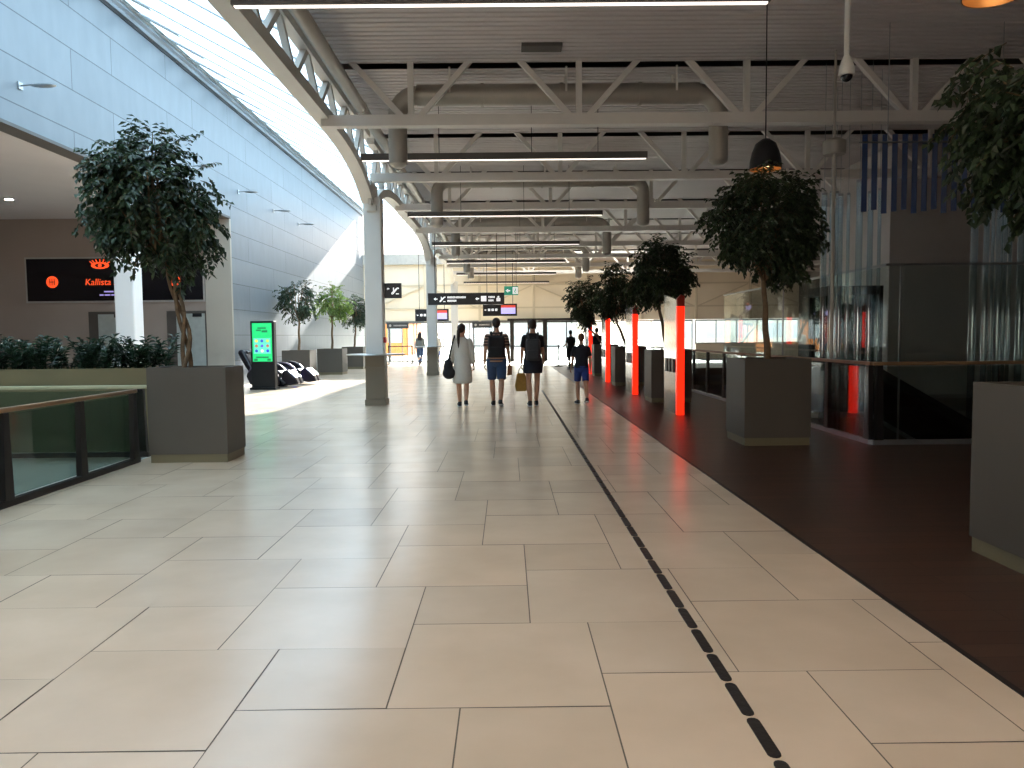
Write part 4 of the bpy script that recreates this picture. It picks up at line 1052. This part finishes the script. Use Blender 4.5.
def make_person(name_label, loc, rz, fig, dress, hair, shoes=True, hair_m=None, voxel=.0075):
    t = thing('person', name_label, 'person', loc, rz)
    b = meshobj(fin(fig.body(), voxel, 3), 'body', M_skin, t)
    s = fig.s; h = fig.h
    for sg in (-1, 1):
        e = MB(); e.ell(h(sg*.030, .080, .008), (.013*s, .010*s, .010*s), 10, 8); e.build('eye', M_eye, t, smooth=True)
    for nm, mbd, mm, vx in dress(fig): meshobj(fin(mbd, vx, 4), nm, mm, t)
    hb = MB(); hair(fig, hb); meshobj(fin(hb, .009, 3), 'hair', hair_m or M_hair_d, t)
    if shoes:
        for sd in 'LR':
            J = fig.J; c = MB()
            c.cap(J['ank'+sd]+Vector((0, 0, -.005)), J['heel'+sd], .044*s, .041*s); c.cap(J['heel'+sd]+Vector((0, .02*s, 0)), J['toe'+sd], .042*s, .034*s)
            c.ell(J['toe'+sd]+Vector((0, .005, 0)), (.044*s, .05*s, .034*s))
            so = meshobj(fin(c, .008, 2), 'shoe', M_shoe, t)
            a = J['heel'+sd]; b2 = J['toe'+sd]; dd = (b2-a); c = MB()
            n = Vector((0, -dd.z, dd.y)).normalized()
            c.beam(a - n*.031*s - dd.normalized()*.04*s, b2 - n*.026*s + dd.normalized()*.04*s, .075*s, .018*s); c.build('sole', M_sole, so)
    return t
def hair_short(f, m_):
    h, s, q = f.h, f.s, f.q
    m_.ell(h(0, -.016, .042), (.082*s, .096*s, .090*s), 18, 12, q); m_.ell(h(0, -.045, -.005), (.070*s, .062*s, .070*s), 16, 10, q)
def hair_pony(f, m_):
    hair_short(f, m_); h, s = f.h, f.s
    m_.cap(h(0, -.085, .03), h(-.01, -.135, -.02), .030*s, .036*s); m_.cap(h(-.01, -.135, -.02), h(-.015, -.150, -.20), .038*s, .034*s); m_.cap(h(-.015, -.150, -.20), h(-.01, -.135, -.40), .034*s, .012*s)
    m_.ell(h(0, -.03, .03), (.088*s, .098*s, .09*s), 18, 12, f.q)
def hair_up(f, m_):
    hair_short(f, m_); h, s = f.h, f.s
    m_.ell(h(0, -.06, .085), (.045*s, .045*s, .045*s)); m_.cap(h(.06, -.02, 0), h(.062, .01, -.07), .02*s, .012*s); m_.cap(h(-.06, -.02, 0), h(-.062, .01, -.07), .02*s, .012*s)
def hair_long(f, m_):
    hair_short(f, m_); h, s = f.h, f.s
    for x in (-.06, -.02, .02, .06): m_.cap(h(x, -.06, 0), h(x*1.5, -.12, -.30), .045*s, .030*s)
def sleeves(f, m_, upto, r=.066, end=.062):
    J, s = f.J, f.s
    for sd in 'LR':
        a = J['sh'+sd]; b = J['el'+sd]
        m_.ell(a, (.061*s,)*3)
        if upto <= 1: m_.tube([a, a.lerp(b, upto)], [r*s, end*s], 16)
        else:
            m_.cap(a, b, r*s, .055*s); m_.tube([b, b.lerp(J['wr'+sd], upto-1)], [.055*s, .042*s], 14)
def torso(f, m_, z0, hem, puff=1.0):
    m_.loft(f.secs([(z0,0,-.005,hem,.128*puff), (.97,0,-.005,max(.178, hem)*puff,.132*puff), (1.08,0,0,.163*puff,.122*puff), (1.22,0,0,.166*puff,.122*puff), (1.32,0,0,.172,.124), (1.375,0,0,.164,.114), (1.415,0,-.005,.132,.095), (1.445,0,-.005,.10,.08), (1.475,0,-.005,.070,.07)]))
def tee(f, m_, z0=.88): torso(f, m_, z0, .182); sleeves(f, m_, .72)
def shorts(f, m_, frac, r0=.098, r1=.092):
    J, s = f.J, f.s
    m_.loft(f.secs([(.80,0,0,.10,.09), (.86,0,-.005,.165,.12), (.95,0,-.008,.178,.130), (1.03,0,0,.166,.118)]))
    for sd in 'LR':
        a = J['hip'+sd]; b = J['knee'+sd]; m_.tube([a+Vector((0, 0, .03)), a, a.lerp(b, frac)], [r0*s*f.w]*2+[r1*s], 18)
def trousers(f, m_):
    J, s = f.J, f.s; shorts(f, m_, .9)
    for sd in 'LR': m_.cap(J['hip'+sd], J['knee'+sd], .095*s, .068*s); m_.tube([J['knee'+sd], J['knee'+sd].lerp(J['ank'+sd], .93)], [.066*s, .056*s], 14)
def mbf(fn, *a, **k):
    m_ = MB(); fn(*a, m_, **k) if False else fn(a[0], m_, *a[1:], **k); return m_

# the four people walking side by side
PY = 15.95
f1 = Fig(1.72, (8, 10, 0), (-10, 16, 8), (10, 22, 12), (-6, 30, 14), .95, R(28))
def d1(f):
    m_ = MB(); torso(f, m_, .95, .18, 1.04); sleeves(f, m_, 1.85)
    m_.loft(f.secs([(.50,0,0,.200,.165), (.54,0,0,.222,.185), (.70,0,0,.215,.175), (.85,0,0,.200,.155), (.98,0,0,.185,.138), (1.06,0,0,.172,.125)]))
    return [('dress', m_, M_dress, .012)]
make_person('woman in a loose white dress with long dark ponytail, seen from behind', (-.94, PY, 0), R(4), f1, d1, hair_pony)
f2 = Fig(1.84, (12, 6, 0), (-12, 14, 12), (-6, 18, 10), (8, 24, 12), 1.08, 0)
make_person('man in striped shirt and blue denim shorts walking away', (-.23, PY, 0), 0, f2,
            lambda f: [('shirt', mbf(tee, f), M_stripe, .011), ('shorts', mbf(shorts, f, .88, .100, .090), M_denim, .011)], hair_short)
f3 = Fig(1.80, (-4, 8, 0), (9, 10, 0), (4, 14, 12), (-4, 40, 9), .98, 0)
def d3(f):
    m_ = MB(); J, s = f.J, f.s
    m_.loft(f.secs([(.67,0,0,.195,.155), (.76,0,-.004,.205,.16), (.85,0,-.008,.205,.155), (.95,0,-.005,.188,.138), (1.04,0,0,.165,.12)]))
    return [('blouse', mbf(tee, f, .9), M_blkcloth, .011), ('skirt', m_, M_navy, .011)]
make_person('woman in black top and short dark skirt, hair tied up, walking away', (.52, PY, 0), 0, f3, d3, hair_up)
f4 = Fig(1.50, (10, 6, 0), (-14, 20, 14), (12, 20, 10), (-10, 22, 10), 1.0, R(10))
make_person('boy in dark t-shirt and blue shorts walking by the wood floor', (1.55, 16.2, 0), R(6), f4,
            lambda f: [('t_shirt', mbf(tee, f, .90), M_navy, .011), ('shorts', mbf(shorts, f, .80, .095, .085), M_bluecl, .011)], hair_short, hair_m=M_hair_b)
# people farther away
f5 = Fig(1.72, (14, 4, 0), (-16, 20, 14), (-10, 16, 10), (12, 20, 10), 1.0, 0)
make_person('person with long dark hair, grey top and blue jeans near the far doors', (-4.52, 39.8, 0), 0, f5,
            lambda f: [('jumper', (lambda m_: (torso(f, m_, .9, .19, 1.05), sleeves(f, m_, 1.9), m_)[-1])(MB()), M_greycl, .014), ('jeans', mbf(trousers, f), M_denim, .014)], hair_long, voxel=.010)
f6 = Fig(1.66, (8, 4, 0), (-8, 12, 8), (4, 30, 12), (6, 20, 14), .95, R(-20))
make_person('person in a long pale coat near the far doors, right of second column', (-3.72, 40.6, 0), R(10), f6,
            lambda f: [('coat', (lambda m_: (torso(f, m_, .7, .20, 1.05), sleeves(f, m_, 1.9), m_)[-1])(MB()), M_dress, .014), ('leggings', mbf(trousers, f), M_bluecl, .014)], hair_short, hair_m=M_hair_g, voxel=.010)
f7 = Fig(1.68, (2, 2, 0), (-2, 2, 0), (10, 60, 10), (10, 60, 10), 1.0, R(40))
make_person('person in dark clothes standing beyond the boy, by the farthest planter', (2.75, 33.5, 0), R(20), f7,
            lambda f: [('shirt', mbf(tee, f), M_blkcloth, .014), ('trousers', mbf(trousers, f), M_blkcloth, .014)], hair_short, voxel=.010)
f8 = Fig(1.76, (2, 2, 0), (-2, 2, 0), (14, 50, 12), (8, 60, 10), 1.05, R(-30))
make_person('person in black shirt standing behind the farthest red panel', (3.72, 32.2, 0), R(-20), f8,
            lambda f: [('shirt', mbf(tee, f), M_blkcloth, .014), ('trousers', mbf(trousers, f), M_blkcloth, .014)], hair_short, voxel=.010)

# what they carry
def backpack(label, fig, loc, m_, w=.155, h0=.98, h1=1.40, col=None):
    t = thing('backpack', label, 'backpack', loc)
    s = fig.s; z0 = (h0+fig.dz)*s; z1 = (h1+fig.dz)*s; y = -.13*s
    c = MB(); c.box(-w, w, y-.15, y+.01, z0, z1); c.build('main_bag', m_, t, bevel=.055)
    c = MB(); c.box(-w*.8, w*.8, y-.195, y-.14, z0+.03, z0+(z1-z0)*.5); c.build('front_pocket', m_, t, bevel=.025)
    c = MB(); c.tube([(-.03, y-.05, z1-.01), (-.02, y-.05, z1+.03), (.02, y-.05, z1+.03), (.03, y-.05, z1-.01)], .008, 6); c.build('grab_handle', m_, t)
    for sg in (-1, 1):
        c = MB(); x = sg*.105*s
        pts = [(x*.8, y+.0, z1-.05), (x*.95, y+.05, (1.462+fig.dz)*s), (x, .0, (1.482+fig.dz)*s), (x*1.05, .10*s, (1.43+fig.dz)*s), (x*1.15, .145*s, (1.28+fig.dz)*s), (x*1.45, .06*s, (1.13+fig.dz)*s), (x*1.3, y+.0, z0+.08)]
        for i in range(len(pts)-1): c.beam(pts[i], pts[i+1], .045, .012, up=(0, 1, .01))
        c.build('shoulder_strap', m_, t)
    return t
backpack('black backpack worn by the man in striped shirt', f2, (-.23, PY, 0), M_blkcloth, .175)
backpack('dark grey backpack worn by the woman in black top', f3, (.52, PY, 0), mat('dark_grey_nylon', srgb(52, 54, 58), .6, 0, .1, 30), .15, .92, 1.36)
# shoulder bag
t = thing('shoulder_bag', 'black shoulder bag hanging at the left side of woman in white', 'bag', (-.94, PY, 0))
c = MB(); c.ell((-.285, -.10, .80), (.10, .09, .20)); c.ell((-.275, -.10, .70), (.135, .10, .13)); meshobj(fin(c, .012, 4), 'bag', M_blkcloth, t)
c = MB(); pts = [(-.285, -.10, .93), (-.24, -.135, 1.12), (-.185, -.13, 1.34), (-.15, -.03, 1.475), (-.16, .06, 1.43), (-.23, .12, 1.15), (-.275, .0, .92)]
for i in range(len(pts)-1): c.beam(pts[i], pts[i+1], .035, .010, up=(0, 1, .01))
c.build('strap', M_blkcloth, t)
# mustard bag
hl = f3.J['wrL'] + f3.J['hdL']*.10
t = thing('tote_bag', 'mustard yellow tote bag hanging from the hand of woman in black', 'bag', (.52+hl.x, PY+hl.y, 0))
zt = hl.z
c = MB(); c.prism([(-.11, zt-.50), (.11, zt-.50), (.13, zt-.38), (.085, zt-.12), (-.085, zt-.12), (-.13, zt-.38)], 'xz', -.06, .06); c.build('bag_body', M_must, t, bevel=.03)
for y in (-.03, .03):
    c = MB(); c.tube([(-.06, y, zt-.14), (-.04, y*.6, zt-.04), (0, 0, zt+.0), (.04, y*.6, zt-.04), (.06, y, zt-.14)], .008, 6); c.build('handle', M_blkcloth, t)
# tan bag in the man's hand
hr = f2.J['wrR'] + f2.J['hdR']*.11
t = thing('paper_bag', 'small tan paper bag held in the right hand of man in striped shirt', 'bag', (-.23+hr.x, PY+hr.y, 0))
zt = hr.z
c = MB(); c.prism([(-.055, zt-.22), (.05, zt-.20), (.045, zt+.0), (-.04, zt+.0)], 'xz', -.035, .035); c.build('bag_body', mat('tan_paper', srgb(190, 130, 90), .8), t, bevel=.008)
